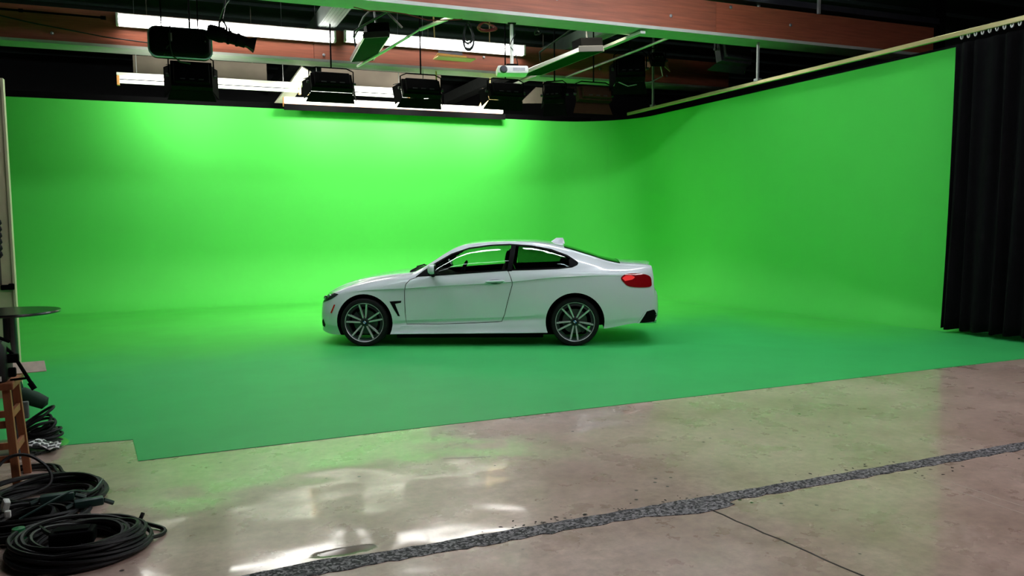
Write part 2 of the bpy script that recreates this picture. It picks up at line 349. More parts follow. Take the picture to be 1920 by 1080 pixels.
# ------------------------------------------------------------------ timber beams and purlins
def beam(y, x0, x1, splits, bolts, label, ztop=5.68):
    e = empty('ceiling_beam', (0, y, 5.0)); structure(e, label)
    xs = [x0]+splits+[x1]
    for i in range(len(xs)-1):
        b = MB(); b.box(((xs[i]+xs[i+1])/2, 0.10, 0.06+(ztop-5.06)/2), (xs[i+1]-xs[i]-0.006, 0.2+0.012*(i % 2), ztop-5.06)); b.build('timber', (TIMBER, TIMBER2)[i % 2], e)
    b = MB(); b.box(((x0+x1)/2, 0.20, 0.03), (x1-x0, 0.56, 0.055)); b.build('flange', FLANGE, e)
    for k, (bx, bz) in enumerate(bolts):
        b = MB(); b.lathe([(0.0, 0.024), (0.022, 0.02), (0.030, 0.008), (0.032, 0.0)], 12, Matrix.Translation((bx, -0.008, bz-5.0)) @ Matrix.Rotation(PI/2, 4, 'X')); b.build('bolt', STEEL, e)
    return e
rear = beam(17.2, -6.5, 13.4, [2.85, 8.4], [(3.05, 5.16), (6.62, 5.36), (-1.9, 5.2), (-2.9, 5.3), (9.6, 5.3), (11.5, 5.25), (8.0, 5.2)], 'brown timber beam carrying the row of tube lights above the back wall')
front = beam(12.3, -6.5, 14.9, [1.5, 9.28], [(6.05, 5.36), (8.3, 5.28), (9.6, 5.55), (11.0, 5.35), (3.4, 5.4)], 'nearer brown timber beam across the top of the picture', 5.62)
b = MB(); b.box((4.2, 12.38, 5.70), (21.4, 0.30, 0.03)); b.box((4.2, 12.26, 5.75), (21.4, 0.03, 0.10)); b.box((4.2, 12.50, 5.75), (21.4, 0.03, 0.10))
structure(b.build('ceiling_channel', DSTEEL), 'dark steel channel lying on the nearer timber beam')
b = MB(); b.box((14.95, 12.45, 5.0), (0.28, 0.4, 2.8)); b.build('beam_end_bracket', BLACK, front).location = (0, -12.3, -5.0)
def purlin(x, label, y0=12.6, y1=26.5, z=5.72):
    e = empty('ceiling_purlin', (x, (y0+y1)/2, z)); structure(e, label)
    b = MB(); b.box((0, 0, 0.15), (0.05, y1-y0, 0.30)); b.build('web', PURLIN, e)
    b = MB(); b.box((0.16, 0, 0.0), (0.36, y1-y0, 0.02))
    for k in range(5): b.box((0.02+k*0.07, 0, -0.012), (0.02, y1-y0, 0.012))
    b.build('ribbed_flange', PURLIN, e)
purlin(2.95, 'pale ribbed purlin crossing above the left tube light')
purlin(8.75, 'pale ribbed purlin crossing above the right hanging fixture')
b = MB(); b.box((7.73, 15.6, 4.955), (0.10, 6.6, 0.05)); tag(b.build('mounting_bar', FLANGE), 'flat bar running back from the nearer beam beside the right overhead fixture', 'bar')
b = MB(); b.tube([(8.6, 12.7, 5.03), (8.62, 14.5, 5.02), (8.55, 16.9, 5.0)], 0.025, 8); tag(b.build('conduit', STEEL), 'thin grey conduit pipe under the beams right of the overhead fixtures', 'pipe')
b = MB(); b.tube([(-6, 17.08, 5.57), (-4, 17.08, 5.55), (-1.05, 17.08, 5.53)], 0.02, 8); b.tube([(-2.4, 17.08, 5.54), (-2.33, 17.08, 5.54)], 0.032, 8); b.tube([(-1.08, 17.08, 5.53), (-0.99, 17.08, 5.53)], 0.035, 8)
tag(b.build('conduit', BLACK), 'dark conduit leading to the left end of the upper tube light', 'pipe')
for (x0, x1, lab) in ((-0.62, 2.06, 'left grey board hanging behind the wall tube lights'), (3.26, 6.1, 'right grey board hanging behind the wall tube lights')):
    b = MB(); b.box(((x0+x1)/2, 18.75, 4.98), (x1-x0, 0.04, 0.42)); b.box(((x0+x1)/2, 18.72, 4.765), (x1-x0, 0.05, 0.025))
    b.tube([(x0+0.3, 18.75, 5.15), (x0+0.3, 18.75, 6.4)], 0.012, 6); b.tube([(x1-0.3, 18.75, 5.15), (x1-0.3, 18.75, 6.4)], 0.012, 6)
    tag(b.build('hanging_board', GREY_B), lab, 'board')

WBOARD = mat('white_board', (214, 212, 196), 0.7, var=0.06, vscale=3)
def brace(p0, p1, wd, th, m, label, name='brace_board'):
    p0, p1 = Vector(p0), Vector(p1); d = (p1-p0); z = d.normalized(); x = Vector((1, 0, 0)); x = (x-z*x.dot(z)).normalized(); y = z.cross(x)
    M = Matrix(((x.x, y.x, z.x, p0.x), (x.y, y.y, z.y, p0.y), (x.z, y.z, z.z, p0.z), (0, 0, 0, 1)))
    b = MB(); b.prism([(-wd/2, -th/2), (wd/2, -th/2), (wd/2, th/2), (-wd/2, th/2)], 0, d.length, M); return tag(b.build(name, m), label, 'board')
brace((2.26, 18.50, 4.20), (2.82, 18.0, 4.99), 0.26, 0.08, WBOARD, 'white slanting brace board rising from the back wall to the timber beam')
for pts, y, m_, lab in (([(6.74, 4.36), (7.40, 4.40), (7.12, 4.62), (6.85, 4.60)], 17.86, PALEW, 'cream plywood wedge at the right end of the cream strip light'),
                        ([(8.10, 4.60), (9.30, 4.66), (9.10, 5.02), (8.55, 5.02)], 18.6, GREY_B, 'brown grey board behind the angled light near the corner')):
    b = MB(); b.prism(pts, -0.02, 0.02, Matrix(((1, 0, 0, 0), (0, 0, 1, y), (0, 1, 0, 0), (0, 0, 0, 1)))); b.box((sum(p[0] for p in pts)/4, y, 5.6), (0.02, 0.02, 1.7)); tag(b.build('plywood_piece', m_), lab, 'board')

# ------------------------------------------------------------------ fluorescent lights
def tube_fixture(x0, x1, y, z, tmat, label, group, r=0.034, gap=0.085, hz=0.14, hang=None, cap=WHITE_P, ntube=2, yaw=0.0, top=False, plate=True):
    L = x1-x0; e = empty('tube_light', ((x0+x1)/2, y, z), yaw); tag(e, label, 'light', group)
    if top: e.rotation_euler = (PI/2, 0, 0)
    b = MB(); b.box((0, 0.05, 0.09), (L, 0.10 if plate else 0.34, 0.05), bev=0.01); 
    if plate: b.box((0, 0.085, 0.0), (L, 0.02, hz+0.10))
    b.build('housing', WHITE_P, e)
    for k in range(ntube):
        zz = (k-(ntube-1)/2)*gap
        b = MB(); b.tube([(-L/2+0.05, 0, zz), (L/2-0.05, 0, zz)], r, 10); b.build('tube', tmat, e)
    for s in (-1, 1):
        b = MB(); b.box((s*(L/2-0.02), 0.03, 0.0), (0.05, 0.11, gap*ntube+0.06), bev=0.01); b.build('lamp_holder', cap, e)
    if hang:
        for s in (-1, 1):
            b = MB(); b.tube([(s*L*0.4, 0.09, 0.0), (s*L*0.4, hang-z, 0.0)] if top else [(s*L*0.4, 0.06, 0.1), (s*L*0.4, 0.06, hang-z)], 0.008, 6); b.build('hanger', STEEL, e)
    return e
tube_fixture(-0.82, 3.28, 17.05, 5.525, TUBE1, 'upper left fluorescent tube light fixed to the timber beam', 'tube lights on the beam')
tube_fixture(3.46, 7.58, 17.05, 5.56, TUBE1, 'upper right fluorescent tube light fixed to the timber beam', 'tube lights on the beam')
ORANGE = mat('warm_holder', (214, 150, 90), 0.5)
tube_fixture(-0.88, 2.62, 17.6, 4.50, TUBE2, 'lower left fluorescent tube light hanging before the top of the back wall', 'tube lights over the wall', hang=6.4, cap=ORANGE, plate=False)
tube_fixture(2.74, 4.99, 17.6, 4.50, TUBE2, 'lower short fluorescent tube light hanging behind two black fixtures', 'tube lights over the wall', hang=6.4, cap=ORANGE, plate=False)
e = empty('strip_light', (4.86, 18.0, 4.31)); tag(e, 'long cream strip light resting just above the back wall', 'light')
b = MB(); b.box((0, 0, 0.0), (5.08, 0.10, 0.15), bev=0.03); b.build('diffuser', TUBE3, e)
b = MB(); b.box((0, 0.06, -0.03), (5.12, 0.03, 0.2)); b.box((0, 0.0, -0.095), (5.1, 0.14, 0.02)); b.build('tray', ORANGE, e)
b = MB(); b.lathe([(0.05, -0.01), (0.062, 0.0), (0.05, 0.01), (0.038, 0.0)], 16, Matrix.Translation((-0.02, -0.05, -0.15)) @ Matrix.Rotation(PI/2, 4, 'X'), closed=True); b.build('ring_hook', STEEL, e)
b = MB(); b.box((0, -0.11, -0.155), (5.12, 0.02, 0.13)); b.build('black_skirt', BLACK, e)
for s in (-2.2, 2.2):
    b = MB(); b.box((s, 0.17, -0.10), (0.05, 0.24, 0.02)); b.build('bracket', BLACK, e)
# ceiling lights over the viewer's side of the studio: their streaks show in the car's flank
k = 0
for (x0, x1, y, lab) in ((-0.5, 3.6, 10.0, 'ceiling tube light above the car bonnet, outside the view'), (4.6, 8.7, 10.0, 'ceiling tube light above the car boot, outside the view'),
                         (-1.5, 2.6, 7.2, 'ceiling tube light over the concrete, left, outside the view'), (4.2, 8.3, 7.2, 'ceiling tube light over the concrete, right, outside the view'),
                         (2.0, 6.1, 2.6, 'ceiling tube light above the viewer, left, outside the view'), (6.6, 10.7, 2.6, 'ceiling tube light above the viewer, right, outside the view')):
    tube_fixture(x0, x1, y, 5.9 if y > 9 else 5.4, TUBE5 if y > 9 else (TUBE6 if x0 < 0 else TUBE7 if y < 4 else TUBE4), lab, 'ceiling tube lights', hang=6.4, top=True)

# ------------------------------------------------------------------ barn-door lights
def barn_light(name, loc, w_, h_, d_, yaw, pitch, label, flaps, ztop, m=BLACK, fm=BLACK, flip_len=0.3, cat='light', group=None, vents=True):
    """housing faces local +y; flaps: dict side->(angle, length)"""
    e = empty(name, loc); e.rotation_euler = (0, 0, yaw); tag(e, label, cat, group)
    R = Matrix.Rotation(pitch, 4, 'X')
    b = MB(); b.box((0, -d_*0.35, 0), (w_*0.86, d_*0.4, h_*0.82), bev=0.03, M=R); b.box((0, 0.0, 0), (w_, d_*0.5, h_), bev=0.012, M=R); b.build('housing', m, e)
    if vents:
        for k in range(3): b = MB(); b.box(((k-1)*w_*0.22, -d_*0.56, -h_*0.3), (w_*0.12, 0.012, 0.018), M=R); b.build('vent_slot', DSTEEL, e)
    for side, (ang, ln) in flaps.items():
        b = MB()
        if side == 'top': A = Matrix.Translation((0, d_*0.25, h_/2)) @ Matrix.Rotation(ang, 4, 'X'); b.prism([(-w_/2, 0), (w_/2, 0), (w_*0.60, ln), (-w_*0.60, ln)], -0.004, 0.004, R @ A)
        elif side == 'bottom': A = Matrix.Translation((0, d_*0.25, -h_/2)) @ Matrix.Rotation(-ang, 4, 'X'); b.prism([(-w_/2, 0), (w_/2, 0), (w_*0.60, ln), (-w_*0.60, ln)], -0.004, 0.004, R @ A)
        else:
            s = 1 if side == 'right' else -1
            A = Matrix.Translation((s*w_/2, d_*0.25, 0)) @ Matrix.Rotation(-s*ang, 4, 'Z') @ Matrix.Rotation(PI/2, 4, 'Y')
            b.prism([(-h_/2, 0), (h_/2, 0), (h_*0.6, ln), (-h_*0.6, ln)], -0.004, 0.004, R @ A)
        b.build('barn_door', fm, e)
    b = MB(); q = w_/2+0.03; zt = h_/2+0.12
    b.tube([(-q, 0, 0), (-q, 0, zt*0.8), (-q*0.7, 0, zt), (q*0.7, 0, zt), (q, 0, zt*0.8), (q, 0, 0)], 0.014, 6); b.build('yoke', BLACK, e)
    for s in (-1, 1):
        b = MB(); b.lathe([(0, 0.05), (0.028, 0.05), (0.03, 0.0)], 10, Matrix.Translation((s*(q), 0, 0)) @ Matrix.Rotation(s*PI/2, 4, 'Y')); b.build('knob', DSTEEL, e)
    b = MB(); b.tube([(0, 0, zt), (0, 0, ztop-loc[2])], 0.016, 8); b.build('stem', BLACK, e)
    return e
G = 'black lights aimed at the back wall'
def wall_light(x, z, w_, h_, tilt, label, y=16.8, power=0):
    e = barn_light('barn_door_light', (x, y, z), w_, h_, 0.3, 0.0, -tilt, label, {'top': (0.5, 0.26), 'bottom': (0.3, 0.26), 'left': (0.5, 0.24), 'right': (0.5, 0.24)}, 5.0 if y > 17 else 6.4, group=G)
    if power:
        a = area_light('lamp_glow', (x, y+0.16, z-0.04), (0, math.cos(tilt-0.15), -math.sin(tilt-0.15)), w_*0.85, h_*0.7, power, (1, 0.97, 0.84))
    return e
wall_light(3.12, 4.53, 0.84, 0.36, 0.5, 'black barn-door light at the left end of the cream strip light', power=SOFT_WALL)
wall_light(5.02, 4.51, 0.84, 0.38, 0.5, 'black barn-door light above the middle of the cream strip light', power=SOFT_WALL)
wall_light(6.98, 4.55, 0.80, 0.34, 0.5, 'black barn-door light above the right end of the cream strip light', power=SOFT_WALL*1.25)
wall_light(0.44, 4.42, 0.72, 0.52, 0.35, 'large black barn-door light hanging below the rounded softlight', y=16.3, power=SOFT_WALL*1.1)
BROWN = mat('brown_housing', (50, 32, 27), 0.8, spec=0.03, var=0.1)
barn_light('barn_door_light', (8.5, 15.5, 4.38), 0.80, 0.30, 0.34, 0.0, -0.25, 'brown box light with a flap hanging beside the curtain rail end', {'top': (0.6, 0.22), 'bottom': (1.45, 0.24)}, 6.4, BROWN, BROWN)
barn_light('barn_door_light', (7.76, 15.9, 4.40), 0.46, 0.34, 0.34, -0.7, -0.45, 'dark angled light between the projector and the brown box light', {'top': (0.6, 0.22), 'bottom': (0.9, 0.26), 'left': (0.6, 0.2)}, 6.4)
e = barn_light('barn_door_light', (9.05, 14.9, 4.86), 0.62, 0.50, 0.40, -0.5, -0.35, 'large dark light left of the small peach-lit light', {'left': (0.4, 0.3), 'bottom': (0.5, 0.3)}, 6.4)
FLAP_LIT = mat('flap_lit_tint', (205, 160, 130), 0.6)  # light falling on the barn doors is put into their colour
e = barn_light('barn_door_light', (9.72, 14.9, 5.08), 0.30, 0.26, 0.26, -0.3, -0.8, 'small black light with lit-coloured barn doors under the beam', {'left': (0.9, 0.22), 'right': (0.9, 0.18)}, 6.4, BLACK, FLAP_LIT)
barn_light('barn_door_light', (10.6, 13.5, 5.06), 0.86, 0.52, 0.30, 0.15, -0.2, 'dark slate light with open barn doors in the shade near the right', {'bottom': (0.4, 0.2), 'right': (0.7, 0.34)}, 6.4, DSTEEL, DSTEEL)
b = MB(); b.tube([(9.78, 14.85, 4.95), (9.83, 14.85, 4.75), (9.55, 14.85, 4.62), (9.0, 14.9, 4.50), (8.8, 14.95, 4.58)], 0.012, 6); tag(b.build('cable', STEEL), 'thin grey cable drooping from the small peach-lit light', 'cable')

# rounded softlight at the left
e = empty('soft_light', (0.26, 15.5, 4.85)); tag(e, 'rounded black softlight with a pale rim hanging from the ceiling at left', 'light')
def rrect(w_, h_, r, n=6):
    out = []
    for cx, cy, a0 in ((w_/2-r, h_/2-r, 0), (-w_/2+r, h_/2-r, PI/2), (-w_/2+r, -h_/2+r, PI), (w_/2-r, -h_/2+r, 1.5*PI)):
        out += [(cx+r*math.cos(a0+PI/2*k/n), cy+r*math.sin(a0+PI/2*k/n)) for k in range(n+1)]
    return out
def rings(m, polys, caps=True):
    n = len(polys[0]); vs = [p for q in polys for p in q]; fs = []
    for i in range(len(polys)-1):
        for j in range(n): fs.append((i*n+j, i*n+(j+1) % n, (i+1)*n+(j+1) % n, (i+1)*n+j))
    if caps: fs += [list(range(n))[::-1], list(range((len(polys)-1)*n, len(polys)*n))]
    m.add(vs, fs, True); return m
m = MB(); ps = []
for d, s in ((-0.16, 0.78), (-0.13, 0.90), (-0.05, 0.97), (0.12, 1.0), (0.25, 1.0)):
    ps.append([(x*s, d, z*s) for x, z in rrect(1.02, 0.50, 0.13)])
rings(m, ps); m.build('housing', BLACK, e)
RIM = mat('softlight_rim', (170, 186, 210), 0.4, 0.0)
m = MB(); m.tube([(x*1.005, 0.02, z*1.005) for x, z in rrect(1.02, 0.50, 0.13)], 0.020, 6, closed=True); m.build('rim', RIM, e)
m = MB(); m.tube([(-0.16, -0.12, 0.25), (-0.17, -0.19, 0.1), (-0.17, -0.19, -0.12), (-0.14, -0.14, -0.26), (-0.02, -0.02, -0.33), (0.15, 0.05, -0.34)], 0.014, 6); m.tube([(-0.28, -0.1, -0.25), (-0.22, -0.17, -0.12), (-0.17, -0.19, -0.08)], 0.012, 6); m.build('cable', RUBBER, e)
m = MB(); m.box((-0.16, -0.17, 0.05), (0.05, 0.03, 0.14)); m.box((0.40, -0.15, 0.02), (0.03, 0.02, 0.03)); m.build('control_plate', STEEL, e)
for s in (-0.3, 0.3):
    m = MB(); m.tube([(s, 0.1, 0.24), (s, 0.1, 1.55)], 0.012, 6); m.build('hanger', BLACK, e)

# profile spotlight with its hood
e = empty('spotlight', (1.0, 14.8, 4.86)); tag(e, 'black profile spotlight with flared hood clamped in front of the upper tube light', 'spotlight')
A = Matrix.Rotation(math.radians(13), 4, 'Y') @ Matrix.Rotation(PI/2, 4, 'Y')
m = MB(); m.lathe([(0.0, -0.34), (0.09, -0.34), (0.125, -0.30), (0.135, -0.12), (0.12, -0.06), (0.105, -0.04), (0.105, 0.0), (0.12, 0.01), (0.12, 0.04), (0.10, 0.06), (0.098, 0.14), (0.115, 0.15), (0.115, 0.18), (0.10, 0.20), (0.10, 0.30), (0.0, 0.30)], 18, A); m.build('barrel', BLACK, e)
m = MB(); m.lathe([(0.10, 0.28), (0.10, 0.34), (0.165, 0.46), (0.155, 0.46), (0.09, 0.33)], 4, A @ Matrix.Rotation(PI/4, 4, 'Z')); m.build('hood', BLACK, e)
for x in (-0.05, 0.03):
    m = MB(); m.box((x, -0.02, 0.13), (0.03, 0.05, 0.05), bev=0.01); m.build('shutter_handle', BLACK, e)
m = MB(); m.tube([(-0.15, -0.14, 0.02), (-0.13, -0.14, 0.2), (-0.08, 0, 0.30), (0.0, 0.14, 0.2), (0.0, 0.14, 0.0)], 0.016, 6); m.build('yoke', BLACK, e)
m = MB(); m.tube([(-0.08, 0, 0.30), (-0.03, 0, 0.52), (-0.02, 0, 0.75), (-0.02, 0, 1.54)], 0.02, 8); m.build('stem', DSTEEL, e)
m = MB(); m.tube([(-0.12, -0.03, 0.28), (-0.06, -0.04, 0.45), (0.05, -0.03, 0.62), (-0.04, -0.04, 0.7), (0.06, -0.04, 0.85), (-0.01, -0.03, 1.0)], 0.010, 6); m.build('safety_cable', STEEL, e)
m = MB(); m.box((-0.03, -0.02, 0.70), (0.10, 0.08, 0.10), bev=0.01); m.build('clamp', BLACK, e)

# overhead flat fixtures, unlit side down
PANEL = mat('panel_green_bounce', (24, 56, 32), 0.95, spec=0.02, var=0.08); SILVER = mat('fixture_silver', (190, 190, 192), 0.3, 0.6)  # green bounce light is put into the panel colour
def flat_fixture(loc, L, W, rz, roll, label):
    e = empty('overhead_fixture', loc); e.rotation_euler = (0, roll, rz); tag(e, label, 'light', 'flat overhead fixtures')
    m = MB(); m.box((0, 0, 0.0), (W-0.02, L-0.02, 0.05)); m.build('panel', PANEL, e)
    for s in (-1, 1):
        m = MB(); m.box((s*W/2, 0, 0.015), (0.03, L, 0.08), bev=0.008); m.build('side_rail', SILVER, e)
    for s in (-1, 1):
        m = MB(); m.box((0, s*L/2, 0.03), (W, 0.03, 0.11), bev=0.008); m.build('end_rail', DSTEEL, e)
    m = MB(); m.box((0.05, -L*0.42, 0.15), (W*0.9, 0.36, 0.18), bev=0.02); m.build('ballast_box', BLACK, e)
    m = MB(); m.tube([(-W/2+0.02, L*0.12, 0.1), (-W/2+0.02, L*0.12, 0.28), (-W/2+0.12, -L*0.3, 0.46), (0.0, -L*0.46, 0.50)], 0.018, 8); m.build('support_arm', DSTEEL, e)
    m = MB(); m.tube([(0.05, -L*0.42, 0.2), (0.05, -L*0.42, 5.9-loc[2])], 0.02, 8); m.build('stem', STEEL, e)
    return e
flat_fixture((3.62, 15.55, 5.0), 2.2, 0.46, -0.10, -0.12, 'dark flat overhead fixture with green bounce painted on its underside at the left, crossing the tube light')
flat_fixture((7.22, 14.6, 4.80), 2.6, 0.52, 0.02, -0.10, 'dark flat overhead fixture with green bounce painted on its underside right of the projector')
m = MB(); m.tube([(3.70, 16.95, 4.93), (3.95, 15.6, 5.0), (4.15, 14.6, 5.08)], 0.028, 8); m.tube([(4.25, 14.2, 5.13), (4.55, 12.75, 5.10)], 0.035, 8); m.tube([(4.15, 14.6, 5.08), (4.25, 14.2, 5.13)], 0.016, 8)
tag(m.build('telescopic_pole', WHITE_P), 'white telescopic pole slanting from the nearer beam beside the left overhead fixture', 'pole')
# X brace over the left fixture
m = MB(); m.tube([(3.25, 13.6, 5.45), (3.75, 13.6, 4.98)], 0.02, 6); m.tube([(3.75, 13.2, 5.35), (3.15, 14.6, 5.10), (3.13, 14.6, 4.98)], 0.02, 6); m.tube([(3.25, 13.6, 5.45), (3.25, 13.6, 5.6), (3.25, 12.6, 5.62)], 0.02, 6)
tag(m.build('hanging_brace', DSTEEL), 'crossed dark brace bars above the left overhead fixture', 'bracket')

# projector
e = empty('projector', (5.42, 12.75, 4.21)); e.rotation_euler = (0, 0, -0.3); tag(e, 'white projector hanging on a white pole from the nearer beam', 'projector')
m = MB(); m.box((0, 0, 0), (0.52, 0.40, 0.13), bev=0.035); m.build('body', WHITE_P, e)
m = MB(); m.lathe([(0, 0.05), (0.05, 0.05), (0.06, 0.03), (0.065, 0.0)], 14, Matrix.Translation((-0.16, -0.20, -0.005)) @ Matrix.Rotation(PI/2, 4, 'X')); m.build('lens', DSTEEL, e)
m = MB(); m.box((0.1, -0.201, 0.0), (0.2, 0.01, 0.05)); 
for k in range(4): m.box((0.03+k*0.05, -0.204, 0.0), (0.012, 0.012, 0.04))
m.build('vent_grille', STEEL, e)
m = MB(); m.box((0, 0, 0.085), (0.2, 0.2, 0.05), bev=0.01); m.build('mount_plate', BLACK, e)
m = MB(); m.tube([(0, 0, 0.1), (0, 0, 0.79)], 0.03, 10); m.build('pole', WHITE_P, e)
m = MB(); m.tube([(0.03, -0.03, 0.78), (0.05, -0.05, 0.6), (-0.045, -0.04, 0.42), (0.06, -0.03, 0.3), (0.10, 0.0, 0.12)], 0.008, 6); m.build('cable', RUBBER, e)
m = MB(); m.box((0, 0, 0.79), (0.14, 0.14, 0.02)); m.build('ceiling_plate', BLACK, e)
# pale tray on the rear beam
e = empty('wall_tray', (5.80, 17.0, 5.2)); tag(e, 'pale wooden tray bracket fixed to the timber beam under the tube light', 'tray')
m = MB(); m.prism([(-0.44, 0.0), (0.42, 0.0), (0.33, 0.12), (-0.32, 0.14)], -0.02, 0.0, Matrix.Rotation(PI/2, 4, 'X')); m.box((0, -0.18, 0.0), (0.86, 0.36, 0.02)); m.build('tray', PALEW, e)
m = MB(); m.box((0.02, 0.17, 0.2), (0.56, 0.03, 0.2)); m.build('grey_plate', DSTEEL, e)
# socket with a yellow looped cable at the right end of the wall tubes
e = empty('cable_socket', (5.28, 17.3, 4.42)); tag(e, 'small white socket with a yellow looped cable right of the wall tube lights', 'socket')
m = MB(); m.box((0, 0, 0), (0.10, 0.08, 0.13), bev=0.02); m.build('plug', WHITE_P, e)
m = MB(); m.tube([(0.05, 0, 0), (0.14, 0, 0.0), (0.22, 0, 0.06), (0.26, 0, 0.18), (0.25, 0, 0.40), (0.2, 0, 1.9)], 0.018, 8); m.build('cable', mat('yellow_cable', (205, 180, 110), 0.5), e)
m = MB(); m.tube([(-0.02, 0, 0.06), (-0.06, 0, 0.3), (-0.05, 0, 1.9)], 0.008, 6); m.build('hanger', STEEL, e)
# cable bundles under the nearer beam
def bundle(x, y, z, w_, h_, n, m_, label, seed):
    r_ = np.random.RandomState(seed); m = MB()
    for k in range(n):
        a = r_.uniform(0.6, 1.0); ph = r_.uniform(-.1, .1)
        m.tube([(x+w_*a*math.cos(t)+ph*w_, y+r_.uniform(-.02, .02)+0.05*math.sin(2*t), z-h_*a+h_*a*math.sin(t)) for t in np.linspace(PI/2, PI/2+2*PI, 18)], 0.011, 5)
    return tag(m.build('cable_bundle', m_), label, 'cable')
RED = mat('red_cable', (120, 20, 30), 0.5)
bundle(4.62, 12.7, 4.96, 0.09, 0.24, 6, RUBBER, 'black cable loops hanging under the nearer beam left of the red cables', 1)
bundle(4.98, 12.75, 4.97, 0.17, 0.07, 7, RED, 'bunched red cables under the nearer beam', 2)
bundle(5.9, 12.75, 4.97, 0.05, 0.07, 3, RUBBER, 'small black cable loops under the nearer beam right of the projector pole', 3)
m = MB(); m.tube([(2.7, 12.55, 4.97), (2.95, 12.6, 4.95), (3.2, 12.6, 4.97), (3.55, 12.62, 4.96), (3.9, 12.6, 4.89), (4.3, 12.6, 4.93), (4.5, 12.65, 4.97)], 0.009, 5); tag(m.build('cable', RED), 'thin red cable sagging along the nearer beam', 'cable')
m = MB(); m.tube([(-5.5, 17.0, 5.8), (-3.5, 17.0, 5.55), (-2.2, 17.0, 5.32), (-1.0, 17.0, 5.16), (0.2, 17.0, 5.08)], 0.012, 5); tag(m.build('cable', RUBBER), 'thin dark cable sagging across the left part of the timber beam', 'cable')
m = MB(); m.box((11.6, 12.2, 5.84), (0.05, 0.05, 0.5)); tag(m.build('hanging_rod', SILVER), 'short bright rod hanging above the nearer beam at right', 'rod')

# ------------------------------------------------------------------ curtain rail and curtain
RAILM = mat('rail_metal', (176, 166, 120), 0.25, 0.5, var=0.05)
e = empty('curtain_rail', (10.33, 10.5, 4.25)); tag(e, 'long straight pale metal curtain rail along the right wall', 'rail')
m = MB(); m.box((0, 0, 0), (0.06, 13.2, 0.07), bev=0.008); m.build('track', RAILM, e)
for yy in (12.4, 16.0, 7.05):
    m = MB(); m.box((0, yy-10.5, 1.1), (0.04, 0.04, 2.14)); m.box((0, yy-10.5, 0.05), (0.09, 0.12, 0.05)); m.build('hanger', STEEL, e)
e = empty('curtain', (10.33, 7.0, 0.06)); tag(e, 'heavy black pleated curtain hanging from the rail at the right edge', 'curtain')
ny, nz = 170, 24; vs = []; fs = []
for j in range(nz+1):
    t = j/nz
    for i in range(ny+1):
        u = i/ny; y0 = 8.17-u*3.9-7.0; ph = u*3.9/0.21*2*PI+0.8*math.sin(u*17)
        amp = (0.045+0.035*(1-t))*(0.7+0.3*math.sin(u*31+1))
        y = y0+(1-t)**1.5*0.10*(1-u)+0.02*math.sin(ph*0.5+2*t)
        zz = 4.04*t+(0.012*math.sin(ph)+0.05*u*(1-u)*2 if j == 0 else 0)
        vs.append((amp*math.sin(ph+0.3*math.sin(3*t+u*9))-0.03, y, zz))
for j in range(nz):
    for i in range(ny): a = j*(ny+1)+i; fs.append((a, a+1, a+ny+2, a+ny+1))
m = MB(); m.add(vs, fs, True); o = m.build('cloth', CURTAIN, e); sm = o.modifiers.new('thick', 'SOLIDIFY'); sm.thickness = 0.006
rg = MB(); rg.tube([(0, 0.018*math.cos(t), 0.035*math.sin(t)) for t in np.linspace(0, 2*PI, 13)[:-1]], 0.010, 6, closed=True); rm = rg.mesh('ring', SILVER)
for k in range(18):
    o = link('ring', rm, e); o.location = (0.0, 8.12-7.0-k*0.105, 4.145)

# ------------------------------------------------------------------ THE CAR  (local x: front axle 0 -> rear, -y = near side, z up)
def pchip(xs, ys):
    xs = np.array(xs, float); ys = np.array(ys, float); h = np.diff(xs); d = np.diff(ys)/h; m = np.zeros(len(xs))
    m[0], m[-1] = d[0], d[-1]
    for i in range(1, len(xs)-1):
        if d[i-1]*d[i] > 0:
            w1, w2 = 2*h[i]+h[i-1], h[i]+2*h[i-1]; m[i] = (w1+w2)/(w1/d[i-1]+w2/d[i])
    def f(x):
        x = min(max(x, xs[0]), xs[-1]); i = min(max(int(np.searchsorted(xs, x))-1, 0), len(xs)-2); t = (x-xs[i])/h[i]
        return (1+2*t)*(1-t)**2*ys[i]+t*(1-t)**2*h[i]*m[i]+t*t*(3-2*t)*ys[i+1]+t*t*(t-1)*h[i]*m[i+1]
    return f
def cv(*p): return pchip([a for a, _ in p], [b_ for _, b_ in p])
zt = cv((-.70, .47), (-.69, .545), (-.675, .60), (-.65, .655), (-.60, .705), (-.508, .762), (-.369, .826), (-.267, .862), (.036, .938), (.338, .980), (.525, .994), (.66, 1.008), (.74, 1.052), (.938, 1.176), (1.115, 1.283), (1.25, 1.345), (1.39, 1.382), (1.605, 1.402), (1.9, 1.412), (2.274, 1.406), (2.5, 1.383), (2.645, 1.355), (2.84, 1.302), (3.1, 1.219), (3.3, 1.155), (3.54, 1.110), (3.768, 1.092), (3.885, 1.064), (3.905, 1.02), (3.915, .80), (3.95, .735), (3.98, .64), (3.99, .55))
zr = cv((-.70, .465), (-.69, .54), (-.675, .59), (-.65, .642), (-.60, .69), (-.508, .742), (-.369, .803), (-.267, .838), (.036, .908), (.338, .950), (.525, .968), (.66, .990), (.738, 1.022), (.938, 1.138), (1.115, 1.252), (1.25, 1.322), (1.40, 1.358), (1.7, 1.385), (1.96, 1.392), (2.25, 1.375), (2.52, 1.335), (2.645, 1.305), (2.84, 1.245), (3.1, 1.165), (3.295, 1.105), (3.5, 1.068), (3.75, 1.058), (3.885, 1.045), (3.905, 1.0), (3.915, .79), (3.95, .725), (3.98, .63), (3.99, .54))
